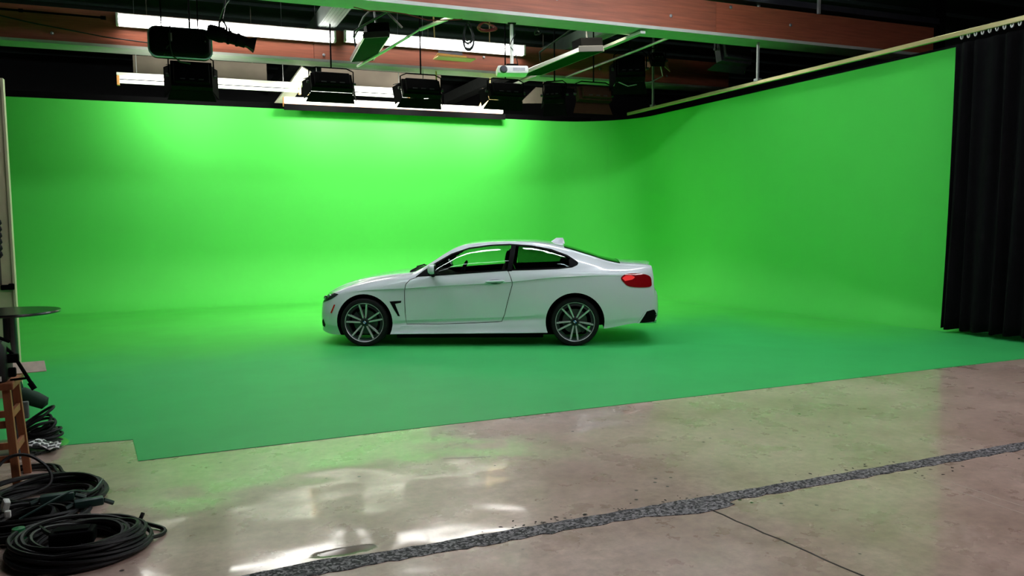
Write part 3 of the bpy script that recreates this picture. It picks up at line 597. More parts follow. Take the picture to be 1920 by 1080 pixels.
yr = cv((-.70, .28), (-.65, .36), (-.60, .41), (-.3, .55), (0, .62), (.4, .665), (.66, .69), (.738, .69), (.94, .66), (1.115, .625), (1.25, .602), (1.4, .588), (1.7, .578), (2.0, .576), (2.5, .562), (2.84, .555), (3.295, .575), (3.5, .60), (3.75, .60), (3.9, .52), (3.95, .48), (3.99, .36))
ze = cv((-.70, .455), (-.69, .52), (-.66, .59), (-.6, .65), (-.45, .722), (-.3, .772), (-.1, .825), (.1, .862), (.35, .897), (.6, .922), (.694, .930), (.965, .946), (1.571, .986), (1.95, 1.012), (2.36, 1.020), (2.8, 1.040), (3.0, 1.04), (3.3, 1.028), (3.5, 1.02), (3.75, 1.012), (3.885, 1.0), (3.905, .96), (3.915, .775), (3.95, .71), (3.98, .62), (3.99, .53))
ye = cv((-.70, .33), (-.69, .38), (-.66, .48), (-.6, .575), (-.45, .675), (-.3, .73), (-.1, .78), (.1, .81), (.35, .832), (.7, .842), (1.0, .848), (2.0, .852), (2.5, .847), (2.8, .825), (3.0, .80), (3.3, .765), (3.5, .735), (3.75, .675), (3.885, .60), (3.905, .57), (3.95, .55), (3.98, .48), (3.99, .42))
zc = cv((-.70, .44), (-.69, .49), (-.66, .545), (-.6, .60), (-.45, .665), (-.2, .728), (.06, .765), (.545, .787), (1.07, .818), (1.96, .866), (2.59, .925), (3.2, .945), (3.5, .945), (3.75, .93), (3.885, .915), (3.905, .88), (3.915, .75), (3.95, .69), (3.98, .60), (3.99, .51))
yc = cv((-.70, .36), (-.69, .42), (-.66, .53), (-.6, .63), (-.45, .735), (-.2, .82), (0, .858), (.3, .878), (1, .890), (2, .897), (2.6, .902), (2.9, .892), (3.2, .86), (3.45, .82), (3.65, .765), (3.8, .70), (3.885, .65), (3.905, .635), (3.95, .59), (3.98, .52), (3.99, .45))
zm = cv((-.70, .40), (-.6, .47), (-.4, .53), (0, .57), (1, .58), (2.5, .62), (3.2, .62), (3.7, .60), (3.9, .58), (3.99, .48))
ym = cv((-.70, .38), (-.69, .45), (-.66, .57), (-.6, .67), (-.45, .775), (-.2, .855), (0, .880), (.4, .876), (1, .878), (2, .886), (2.5, .898), (2.8, .906), (3.0, .90), (3.3, .875), (3.5, .845), (3.7, .80), (3.85, .745), (3.93, .69), (3.97, .60), (3.99, .47))
zl = cv((-.70, .35), (-.6, .30), (-.4, .27), (.36, .27), (.57, .285), (1.85, .318), (2.43, .337), (3.2, .345), (3.7, .37), (3.9, .39), (3.99, .45))
yl = cv((-.70, .38), (-.69, .45), (-.66, .57), (-.6, .67), (-.45, .775), (-.2, .855), (0, .878), (.4, .868), (1, .864), (2, .868), (2.5, .885), (2.8, .892), (3.0, .88), (3.3, .86), (3.5, .835), (3.7, .795), (3.85, .74), (3.93, .69), (3.97, .60), (3.99, .47))
zs = cv((-.70, .27), (-.68, .22), (-.64, .185), (-.42, .150), (.36, .170), (2.43, .186), (3.24, .236), (3.7, .300), (3.88, .30), (3.95, .35), (3.99, .42))
ys = cv((-.70, .34), (-.69, .42), (-.66, .54), (-.6, .63), (-.45, .74), (-.2, .83), (.0, .865), (.4, .885), (1, .893), (2, .897), (2.5, .892), (2.7, .885), (3.0, .865), (3.3, .835), (3.5, .81), (3.7, .77), (3.85, .72), (3.93, .66), (3.97, .57), (3.99, .44))
T_SIDE = [.03, .07, .10, .14, .20, .28, .37, .46, .55, .64, .72, .79, .85, .90, .94, .965, .985, 1.0]
def half_ring(x):
    s, l, mm, c, e_, r_ = (ys(x), zs(x)), (yl(x), zl(x)), (ym(x), zm(x)), (yc(x), zc(x)), (ye(x), ze(x)), (yr(x), zr(x)); top = zt(x)
    P = [(0.0, s[1]+.02), (s[0]*.5, s[1]+.02), (s[0]*.9, s[1]+.012), s]
    for t in (1/3, 2/3): P.append((s[0]+(l[0]-s[0])*t-0.006*math.sin(PI*t), s[1]+(l[1]-s[1])*t))
    P.append(l)
    # lower panel l -> crease c through mm, slightly tucked under the upper crease
    for t in T_SIDE:
        z = l[1]+(c[1]-l[1])*t; tm = (mm[1]-l[1])/max(c[1]-l[1], 1e-4); tm = min(max(tm, .2), .8)
        # quadratic through (0,l),(tm,mm),(1,c)
        y = l[0]*(t-tm)*(t-1)/(tm) + mm[0]*t*(t-1)/(tm*(tm-1)) + c[0]*t*(t-tm)/(1-tm)
        if t < .999: y -= 0.013*math.exp(-(1-t)/0.22)*min(1, max(0, (x+.25)/.6))*min(1, max(0, (3.6-x)/.7))
        if t < 0.14: y -= 0.016*math.sin(PI*t/0.14)*min(1, max(0, (x-.3)/.2))*min(1, max(0, (2.5-x)/.2))
        P.append((y, z))
    for t in (.25, .5, .75, 1): P.append((c[0]+(e_[0]-c[0])*t**1.6, c[1]+(e_[1]-c[1])*t))
    for t in np.linspace(0, 1, 12)[1:]: P.append((e_[0]+(r_[0]-e_[0])*t+0.045*math.sin(PI*t)*min(1, abs(r_[1]-e_[1])/.25), e_[1]+(r_[1]-e_[1])*t**0.95))
    for a in np.linspace(0, PI/2, 12)[1:]: P.append((r_[0]*math.cos(a)**0.9 if a < PI/2-1e-6 else 0.0, r_[1]+(top-r_[1])*math.sin(a)))
    return P
I_SILL, I_BELT, I_RAIL = 3, 3+3+len(T_SIDE)+4, 3+3+len(T_SIDE)+4+11
xs_ = np.concatenate([-.70+0.30*(np.linspace(0, 1, 22)**1.9), np.linspace(-.40, 3.70, 150)[1:], 3.99-0.29*(np.linspace(1, 0, 24)**1.8)[1:]])
HR = {round(float(x), 5): half_ring(float(x)) for x in xs_}
def car_solid():
    vs = []; fs = []
    hs = [HR[round(float(x), 5)] for x in xs_]; k = len(hs[0]); n = 2*k-2
    for x, h in zip(xs_, hs):
        for y, z in h: vs.append((x, -y, z))
        for y, z in h[-2:0:-1]: vs.append((x, y, z))
    for i in range(len(xs_)-1):
        for j in range(n): fs.append((i*n+j, i*n+(j+1) % n, (i+1)*n+(j+1) % n, (i+1)*n+j))
    fs += [list(range(n)), list(range((len(xs_)-1)*n, len(xs_)*n))[::-1]]
    m = MB(); m.add(vs, fs, True); return m
def side_y(x, z):
    h = half_ring(x)[I_SILL:I_RAIL+1]; zz = [p[1] for p in h]; yy = [p[0] for p in h]
    return float(np.interp(z, zz, yy))
def top_z(x, y):
    h = half_ring(x)[I_RAIL:][::-1]; return float(np.interp(abs(y), [p[0] for p in h], [p[1] for p in h]))
PAINT = mat('white_car_paint', (226, 231, 237), 0.22, 0.0, 0.5, coat=1.0)
CBLACK = mat('car_black_trim', (9, 9, 11), 0.75, spec=0.1); CINT = mat('car_interior', (18, 16, 18), 0.8, spec=0.2)
WELL = mat('wheel_well', (8, 8, 9), 0.9, spec=0.1); GLASS = glass_mat('car_glass', (0.80, 0.86, 0.82)); DGLASS = glass_mat('car_glass_dark', (0.55, 0.62, 0.58))
TAILM = mat('tail_lens', (150, 6, 16), 0.12, spec=0.6, coat=1.0); TAILB = mat('tail_lens_bright', (255, 60, 60), 0.1, coat=1.0, emit=(1.0, 0.05, 0.05), estr=0.35)
LAMPM = mat('headlamp_lens', (60, 66, 66), 0.1, 0.3, coat=1.0); CHROME = mat('chrome', (215, 218, 222), 0.12, 1.0)
ALLOY = mat('alloy_bright', (205, 206, 208), 0.3, 0.35); ALLOYD = mat('alloy_dark', (52, 54, 58), 0.4, 0.5); TYRE = mat('tyre_rubber', (14, 14, 16), 0.75, spec=0.3)
ORNG = mat('side_marker', (190, 30, 24), 0.2, coat=1.0); SEATM = mat('seat_leather', (46, 18, 20), 0.5); REDI = mat('interior_red', (96, 20, 24), 0.5)
car = empty('car', (2.70, 11.424, 0.0), -math.radians(25.4)); tag(car, 'white two-door coupe parked side-on on the green floor', 'car')

def tmp(m, mats): 
    o = bpy.data.objects.new('tmp', m.mesh('tmp', mats)); C.objects.link(o); return o
def boolean(base_me, cutter, op):
    o = bpy.data.objects.new('tmpb', base_me); C.objects.link(o)
    md = o.modifiers.new('b', 'BOOLEAN'); md.operation = op; md.object = cutter; md.solver = 'EXACT'
    try: md.material_mode = 'TRANSFER'
    except Exception: pass
    dg = bpy.context.evaluated_depsgraph_get(); dg.update()
    me = bpy.data.meshes.new_from_object(o.evaluated_get(dg)); bpy.data.objects.remove(o); return me
def cut(base_me, mb, mats, op='DIFFERENCE'):
    c = tmp(mb, mats); bpy.context.view_layer.update(); me = boolean(base_me, c, op); bpy.data.objects.remove(c); return me
def side_prism(poly, y0, y1):   # poly in (x, z)
    m = MB(); m.prism(poly, y0, y1, Matrix(((1, 0, 0, 0), (0, 0, 1, 0), (0, 1, 0, 0), (0, 0, 0, 1)))); return m
def smooth_poly(pts, n=6, closed=True):
    P = [np.array(p, float) for p in pts]; out = []; k = len(P)
    for i in range(k):
        p0, p1, p2, p3 = P[i-1], P[i], P[(i+1) % k], P[(i+2) % k]
        for t in np.linspace(0, 1, n, endpoint=False):
            out.append(tuple(0.5*((2*p1)+(-p0+p2)*t+(2*p0-5*p1+4*p2-p3)*t*t+(-p0+3*p1-3*p2+p3)*t**3)))
    return out
def poly_offset(poly, d):
    P = [Vector(p) for p in poly]; n = len(P); ar = sum(P[i].x*P[(i+1) % n].y-P[(i+1) % n].x*P[i].y for i in range(n)); s = 1 if ar > 0 else -1; out = []
    for i in range(n):
        t = (P[(i+1) % n]-P[i-1]).normalized(); out.append(tuple(P[i]+Vector((t.y, -t.x))*d*s))
    return out
WIN = [(.70, .937), (.83, .944), (.965, .950), (1.27, .970), (1.571, .990), (1.949, 1.014), (2.361, 1.024), (2.62, 1.032), (2.80, 1.050), (2.868, 1.078), (2.885, 1.103), (2.867, 1.132), (2.74, 1.213), (2.519, 1.294), (2.248, 1.345), (1.958, 1.366), (1.7, 1.357), (1.41, 1.320), (1.171, 1.242), (.935, 1.108), (.80, 1.018)]
def dens(poly, step):
    out = []
    for i in range(len(poly)):
        a, b_ = np.array(poly[i]), np.array(poly[(i+1) % len(poly)]); k = max(1, int(np.linalg.norm(b_-a)/step))
        out += [tuple(a+(b_-a)*j/k) for j in range(k)]
    return out
def inside(poly, x, y):
    c = False; n = len(poly)
    for i in range(n):
        x1, y1 = poly[i]; x2, y2 = poly[(i+1) % n]
        if (y1 > y) != (y2 > y) and x < (x2-x1)*(y-y1)/(y2-y1)+x1: c = not c
    return c
def decal(poly, side, off, thick, step=0.03, hole=None, fn=side_y):
    """panel following the car's flank: outline in (x, z); side -1 near, +1 far"""
    poly = dens(poly, step); P = list(poly); E = [(i, (i+1) % len(poly)) for i in range(len(poly))]
    if hole:
        h = dens(hole, step); k = len(P); P += h; E += [(k+i, k+(i+1) % len(h)) for i in range(len(h))]
    xs, zs_ = [p[0] for p in poly], [p[1] for p in poly]
    for x in np.arange(min(xs)+step/2, max(xs), step):
        for z in np.arange(min(zs_)+step/2, max(zs_), step):
            if inside(poly, x, z) and not (hole and inside(h, x, z)): P.append((x+1e-4*math.sin(97*z), z+1e-4*math.cos(89*x)))
    V, _, Fc, _, _, _ = delaunay_2d_cdt([Vector(p) for p in P], E, [], 0, 1e-6)
    fs0 = []
    for f in Fc:
        c = sum((V[i] for i in f), Vector((0, 0)))/len(f)
        if inside(poly, c.x, c.y) and not (hole and inside(h, c.x, c.y)): fs0.append(list(f))
    yv = [fn(v.x, v.y) for v in V]; n = len(V)
    vs = [(v.x, side*(y+off), v.y) for v, y in zip(V, yv)]+[(v.x, side*(y+off-thick), v.y) for v, y in zip(V, yv)]
    ec = {}
    for f in fs0:
        for i in range(len(f)): k = (f[i], f[(i+1) % len(f)]); ec[k] = 1
    fs = [f for f in fs0]+[[i+n for i in f][::-1] for f in fs0]+[(b_, a, a+n, b_+n) for (a, b_) in ec if (b_, a) not in ec]
    m = MB(); m.add(vs, fs, True); return m

body = car_solid().mesh('car_body', [PAINT])
# wheel wells
for x in (0.0, 2.835):
    for s in (-1, 1):
        m = MB(); R0 = 0.385 if x < 1 else 0.392; m.lathe([(0, 0), (R0, 0), (R0, 0.62), (0, 0.62)], 48, Matrix.Translation((x, s*0.58, 0.327)) @ Matrix.Rotation(-s*PI/2, 4, 'X'))
        body = cut(body, m, [WELL])
# cabin
cx = np.linspace(.80, 3.22, 40); vs = []; fs = []
for x in cx:
    zb_ = .33+.45*min(1, max(0, (x-2.25)/.2)); h = [(0, zb_), (yl(x)-.12, zb_), (ym(x)-.10, max(.60, zb_+.03)), (yc(x)-.09, zc(x)), (ye(x)-.065, ze(x)-.03), (yr(x)-.035, zr(x)-.085), (yr(x)*.6, zt(x)-.085), (0, zt(x)-.08)]
    vs += [(x, -y, z) for y, z in h]+[(x, y, z) for y, z in h[-2:0:-1]]
for i in range(len(cx)-1):
    for j in range(14): fs.append((i*14+j, i*14+(j+1) % 14, (i+1)*14+(j+1) % 14, (i+1)*14+j))
fs += [list(range(14)), list(range((len(cx)-1)*14, len(cx)*14))[::-1]]
m = MB(); m.add(vs, fs); body = cut(body, m, [CINT])
WINO = dens(poly_offset(WIN, -0.014), 0.08)
body = cut(body, side_prism(WINO, -1.3, 1.3), [CBLACK])
def top_cut(x0, x1, inset, depth):
    vs = []; fs = []; X = np.linspace(x0, x1, 14)
    for x in X: 
        y = yr(x)-inset; vs += [(x, -y, zr(x)-depth), (x, y, zr(x)-depth), (x, y, zt(x)+.3), (x, -y, zt(x)+.3)]
    for i in range(len(X)-1):
        for j in range(4): fs.append((i*4+j, i*4+(j+1) % 4, (i+1)*4+(j+1) % 4, (i+1)*4+j))
    fs += [(0, 1, 2, 3), tuple(len(vs)-4+q for q in (3, 2, 1, 0))]; m = MB(); m.add(vs, fs); return m
body = cut(body, top_cut(.72, 1.27, 0.045, 0.06), [CBLACK])
body = cut(body, top_cut(2.70, 3.46, 0.03, 0.05), [CBLACK])
# doors, bonnet and boot lid become panels of their own with a real gap
DOOR = [(.70, .930), (.629, .905), (.575, .85), (.553, .758), (.552, .60), (.556, .45), (.572, .300), (1.00, .300), (1.45, .312), (1.80, .326), (1.86, .335), (1.90, .43), (1.935, .574), (1.975, .72), (2.004, .82), (2.005, .871), (1.985, .93), (1.955, 1.005), (1.955, 1.06), (1.4, 1.05), (.80, .98)]
doors = []
for s in (-1, 1):
    outer = side_prism(dens(DOOR, .1), s*0.70, s*1.2); inner = side_prism(dens(poly_offset(DOOR, -0.008), .1), s*0.70, s*1.2)
    doors.append(cut(body.copy(), inner, [CBLACK], 'INTERSECT')); body = cut(body, outer, [CBLACK])
def top_prism(x0, x1, dy, z0, sh=0.0):
    X = np.linspace(x0+sh, x1-sh, 12); q = [(x, -(yr(x)+dy-sh)) for x in X]+[(x, (yr(x)+dy-sh)) for x in X[::-1]]; m = MB(); m.prism(q, z0, 1.6); return m
hood = cut(body.copy(), top_prism(-.58, .64, .05, .60, .003), [CBLACK], 'INTERSECT'); body = cut(body, top_prism(-.58, .64, .05, .60), [CBLACK])
def car_part(name, me, parent=car, ang=28):
    me.name = name; me.polygons.foreach_set('use_smooth', [True]*len(me.polygons)); me.set_sharp_from_angle(angle=math.radians(ang))
    return link(name, me, parent)
car_part('body', body); 
door_objs = [car_part('door', d) for d in doors]; hood_o = car_part('bonnet', hood)
# glazing and black window surrounds
BP = 1.985   # B pillar
def winslice(x0, x1):
    q = dens(poly_offset(WIN, -0.004), 0.03); out = [p for p in q]; r_ = []
    n = len(out)
    for i in range(n):
        a, b_ = out[i], out[(i+1) % n]
        if x0 <= a[0] <= x1: r_.append(a)
        for X in (x0, x1):
            if (a[0]-X)*(b_[0]-X) < 0: t = (X-a[0])/(b_[0]-a[0]); r_.append((X, a[1]+(b_[1]-a[1])*t))
    return r_
for s in (-1, 1):
    decal(winslice(.5, 1.965), s, -0.016, 0.003, 0.05).build('door_window', GLASS, car)
    decal(winslice(2.015, 3.2), s, -0.016, 0.003, 0.05).build('quarter_window', DGLASS, car)
    decal(WIN, s, 0.002, 0.012, 0.04, hole=poly_offset(WIN, -0.020)).build('window_surround', CBLACK, car)
    decal([(1.935, 1.005), (1.995, 1.008), (2.05, 1.368), (1.985, 1.372)], s, 0.0, 0.02, 0.03).build('door_pillar', CBLACK, car)
    decal([(2.80, 1.046), (2.868, 1.076), (2.888, 1.103), (2.867, 1.134), (2.79, 1.185), (2.76, 1.15), (2.765, 1.06)], s, -0.003, 0.012, 0.03).build('quarter_trim', CBLACK, car)
    decal([(.70, .937), (.965, .950), (.99, 1.01), (.955, 1.075), (.935, 1.108), (.80, 1.018)], s, -0.002, 0.015, 0.03).build('mirror_sail', CBLACK, car)
def top_glass(x0, x1, inset, off):
    X = np.linspace(x0, x1, 16); vs = []; fs = []
    for x in X:
        w_ = yr(x)-inset
        for t in np.linspace(-1, 1, 21): vs.append((x, t*w_, top_z(x, t*w_)+off))
    for i in range(15):
        for j in range(20): a = i*21+j; fs.append((a, a+1, a+22, a+21))
    n = len(vs); vs += [(x, y, z-.004) for x, y, z in vs]; fs += [[q+n for q in f][::-1] for f in fs]
    m = MB(); m.add(vs, fs, True); return m
top_glass(.72, 1.27, .04, -.005).build('windscreen', GLASS, car)
top_glass(2.70, 3.46, .026, -.003).build('rear_window', mat('rear_glass_tint', (16, 22, 20), 0.05, spec=0.6), car)
# interior
def seat(x, y, h, wd=.50, head=True, m_=SEATM, name='seat'):
    M_ = MB(); ps = []
    for t, d, ww in ((0, .17, .9), (.1, .2, 1), (.35, .17, 1.0), (.65, .14, .95), (.9, .12, .8), (1.0, .07, .6)):
        c = (x+0.02+.30*t*h, y, .50+t*h); ps.append([(c[0]+px*.5*d/.1*.5, y+py*ww*wd/.5, c[2]) for px, py in rrect(.2, .5, .08, 4)])
    rings(M_, ps); M_.box((x-.2, y, .46), (.52, wd, .16), bev=.05); o = M_.build(name, m_, car)
    if head:
        H_ = MB(); H_.box((x+.30*h+.06, y, .50+h+.08), (.10, .27, .17), rot=(0, .2, 0), bev=.04); H_.tube([(x+.3*h+.04, y-.06, .5+h-.08), (x+.3*h+.06, y-.06, .5+h+.05)], .008, 6); H_.tube([(x+.3*h+.04, y+.06, .5+h-.08), (x+.3*h+.06, y+.06, .5+h+.05)], .008, 6); H_.build('headrest', CINT, o)
for y in (-.36, .36): seat(1.70, y, .60)
seat(2.50, -.33, .46, .58, True, CINT, 'rear_seat'); seat(2.50, .33, .46, .58, True, CINT, 'rear_seat')
m = MB(); m.box((3.02, 0, .88), (.50, 1.1, .10), bev=.02); m.build('parcel_shelf', CINT, car)
m = MB(); m.prism([(.78, .40), (1.20, .45), (1.22, .78), (1.10, .90), (.95, .965), (.82, .985)], -.66, .66, Matrix(((1, 0, 0, 0), (0, 0, 1, 0), (0, 1, 0, 0), (0, 0, 0, 1)))); m.build('dashboard', CINT, car)
for y in (-.36,):
    T = Matrix.Translation((1.27, y, .95)) @ Matrix.Rotation(-1.15, 4, 'Y'); m = MB()
    m.tube([tuple(T @ Vector((.185*math.cos(t), .185*math.sin(t), 0))) for t in np.linspace(0, 2*PI, 25)[:-1]], .016, 8, closed=True)
    m.tube([tuple(T @ Vector((-.17, 0, 0))), tuple(T @ Vector((.17, 0, 0)))], .02, 6); m.tube([tuple(T @ Vector((0, -.17, 0))), tuple(T @ Vector((0, .17, 0)))], .02, 6); m.tube([tuple(T @ Vector((0, 0, 0))), tuple(T @ Vector((0, 0, -.2)))], .05, 8); m.build('steering_wheel', CINT, car)
m = MB(); m.box((1.20, 0, 1.25), (.05, .22, .07), rot=(0, .2, 0), bev=.02); m.tube([(1.20, 0, 1.28), (1.17, 0, 1.31)], .012, 6); m.build('rear_view_mirror', CINT, car)
for s in (-1, 1):
    m = MB(); m.box((1.75, s*.765, .80), (1.7, .05, .26), rot=(0, -.04, 0), bev=.02); m.build('door_card', REDI if s > 0 else CINT, car)
# lamps and trim on the flank
for s in (-1, 1):
    hl = decal([(-.672, .600), (-.655, .640), (-.60, .690), (-.53, .716), (-.44, .718), (-.365, .706), (-.41, .672), (-.47, .635), (-.56, .600), (-.62, .578), (-.668, .567)], s, .006, .02, .02).build('headlight', LAMPM, car)
    for (px, pz, rr) in ((-.58, .645, .028), (-.51, .672, .026)):
        m = MB(); y = side_y(px, pz); m.lathe([(0, .0), (rr*.7, .004), (rr, .0), (rr*1.1, -.01)], 14, Matrix.Translation((px, s*(y+.008), pz)) @ Matrix.Rotation(-s*PI/2, 4, 'X')); m.build('lamp_ring', CHROME, hl)
    decal([(-.43, .565), (-.408, .563), (-.462, .445), (-.484, .450)], s, .005, .012, .02).build('side_marker', ORNG, car)
    decal([(.352, .612), (.43, .618), (.512, .622), (.506, .594), (.425, .580), (.455, .50), (.488, .412), (.460, .415), (.40, .52)], s, .003, .012, .015).build('fender_vent', CBLACK, car)
    tl = decal(smooth_poly([(3.445, .907), (3.505, .957), (3.60, .966), (3.75, .955), (3.85, .915), (3.868, .84), (3.855, .785), (3.745, .775), (3.56, .793), (3.485, .846)], 3), s, .008, .03, .02).build('tail_light', TAILM, car)
    decal([(3.462, .905), (3.51, .94), (3.58, .945), (3.635, .915), (3.60, .885), (3.50, .868)], s, .012, .008, .02).build('lit_segment', TAILB, tl)
    df = decal([(3.69, .298), (3.745, .39), (3.79, .452), (3.86, .475), (3.905, .47), (3.945, .395), (3.91, .305)], s, .004, .02, .02).build('rear_vent', CBLACK, car)
    decal([(3.665, .295), (3.695, .295), (3.795, .455), (3.90, .478), (3.895, .492), (3.785, .472)], s, .014, .02, .02).build('vent_fin', PAINT, df)
    decal([(-.66, .30), (-.615, .36), (-.58, .28), (-.60, .24), (-.65, .25)], s, .003, .012, .02).build('front_vent', CBLACK, car)
    decal([(.40, .176), (2.41, .190), (2.41, .205), (.40, .192)], s, .012, .03, .05).build('sill_lip', PAINT, car)
    dd = door_objs[0 if s < 0 else 1]
    decal(smooth_poly([(1.655, .868), (1.70, .892), (1.77, .90), (1.85, .897), (1.895, .882), (1.85, .848), (1.77, .836), (1.70, .845)], 3), s, .0025, .01, .012).build('handle_shade', mat('handle_shade', (96, 104, 104), 0.35, coat=1.0), dd)  # raised grey patch painted as the shade of the handle hollow
    m = MB(); pth = [(1.655, s*(side_y(1.655, .872)+.004), .872), (1.69, s*(side_y(1.69, .872)+.03), .876), (1.77, s*(side_y(1.77, .873)+.036), .880), (1.86, s*(side_y(1.86, .873)+.03), .884), (1.895, s*(side_y(1.895, .873)+.004), .882)]
    m.tube(pth, [.010, .014, .015, .014, .010], 8); m.build('door_handle', PAINT, dd)
    mi = MB(); ps = []
    for t, sc in ((0, .5), (.12, .8), (.4, 1.0), (.75, 1.0), (1.0, .93)):
        ps.append([(.895+.09*t, s*(.985+px*sc*.95), 1.048+pz*sc) for px, pz in rrect(.22, .125, .045, 4)])
    rings(mi, ps); mo = mi.build('mirror_cap', PAINT, car)
    mi = MB(); mi.tube([(.94, s*.84, .965), (.945, s*.90, .985), (.945, s*.95, 1.0)], [.035, .026, .03], 8); mi.box((.945, s*.965, .995), (.10, .16, .03), bev=.012); mi.build('mirror_foot', CBLACK, mo)
    mi = MB(); mi.prism(rrect(.19, .10, .04, 4), 0, .004, Matrix(((0, 0, 1, .985), (1, 0, 0, s*.985), (0, 1, 0, 1.048), (0, 0, 0, 1)))); mi.build('mirror_rim', CBLACK, mo)
    mi = MB(); mi.prism(rrect(.165, .08, .032, 4), 0, .004, Matrix(((0, 0, 1, .988), (1, 0, 0, s*.985), (0, 1, 0, 1.048), (0, 0, 0, 1)))); mi.build('mirror_glass', CHROME, mo)
# antenna fin, wipers, cowl, front grille, rear plate area, boot lid spoiler
m = MB(); ps = []
for t, l0, l1, wd in ((0, 2.47, 2.72, .035), (.35, 2.52, 2.715, .028), (.7, 2.565, 2.705, .018), (1, 2.60, 2.69, .006)):
    z = 1.345+.085*t; ps.append([(l0, 0, z), ((l0*2+l1)/3, -wd, z), (l1, -wd*.8, z), (l1+.004, 0, z), (l1, wd*.8, z), ((l0*2+l1)/3, wd, z)])
rings(m, ps); m.build('antenna_fin', PAINT, car)
m = MB(); m.tube([(.60, -.55, 1.005), (.66, -.25, 1.045), (.68, .1, 1.055)], .011, 6); m.tube([(.60, -.05, 1.035), (.64, .3, 1.04), (.66, .58, 1.01)], .011, 6); m.build('wiper', CBLACK, car)
m = MB(); m.box((.63, 0, .992), (.10, 1.15, .03), bev=.01); m.build('cowl_panel', CBLACK, car)
for s in (-1, 1):
    m = MB(); m.prism(rrect(.26, .17, .06, 5), -.03, .03, Matrix.Translation((-.675, s*.16, .53)) @ Matrix(((0, 0, 1, 0), (1, 0, 0, 0), (0, 1, 0, 0), (0, 0, 0, 1)))); g_ = m.build('kidney_grille', CBLACK, car)
    m = MB(); m.tube([(-.704, s*.16+px, .53+pz) for px, pz in rrect(.26, .17, .06, 5)], .008, 6, closed=True); m.build('grille_rim', CHROME, g_)
m = MB(); m.prism(rrect(.80, .12, .03, 4), -.03, .03, Matrix.Translation((-.665, 0, .31)) @ Matrix(((0, 0, 1, 0), (1, 0, 0, 0), (0, 1, 0, 0), (0, 0, 0, 1)))); m.build('lower_intake', CBLACK, car)
m = MB(); X = np.linspace(-.58, .58, 15); ps = []
for y in X: 
    q = 3.895-.09*(y/.58)**2; z = top_z(3.84, y)-.006; ps.append([(q-.16, y, z-.002), (q-.05, y, z+.008), (q+.012, y, z+.012), (q+.012, y, z-.005), (q-.05, y, z-.02), (q-.16, y, z-.02)])
rings(m, ps); m.build('boot_spoiler', PAINT, car)
for s in (-1, 1):
    m = MB(); m.tube([(3.70, s*.50, .30), (3.955, s*.50, .30)], .040, 12); m.build('exhaust_pipe', CHROME, car)
m = MB(); m.box((1.30, 0, .19), (3.4, 1.2, .14), bev=.02); m.box((1.42, 0, .155), (1.98, 1.62, .09), bev=.015); m.box((0, 0, .33), (.10, 1.4, .10)); m.box((2.835, 0, .33), (.10, 1.4, .10)); m.build('underbody_shade_tray', WELL, car)  # wide low black tray added to look like shadow under the sills

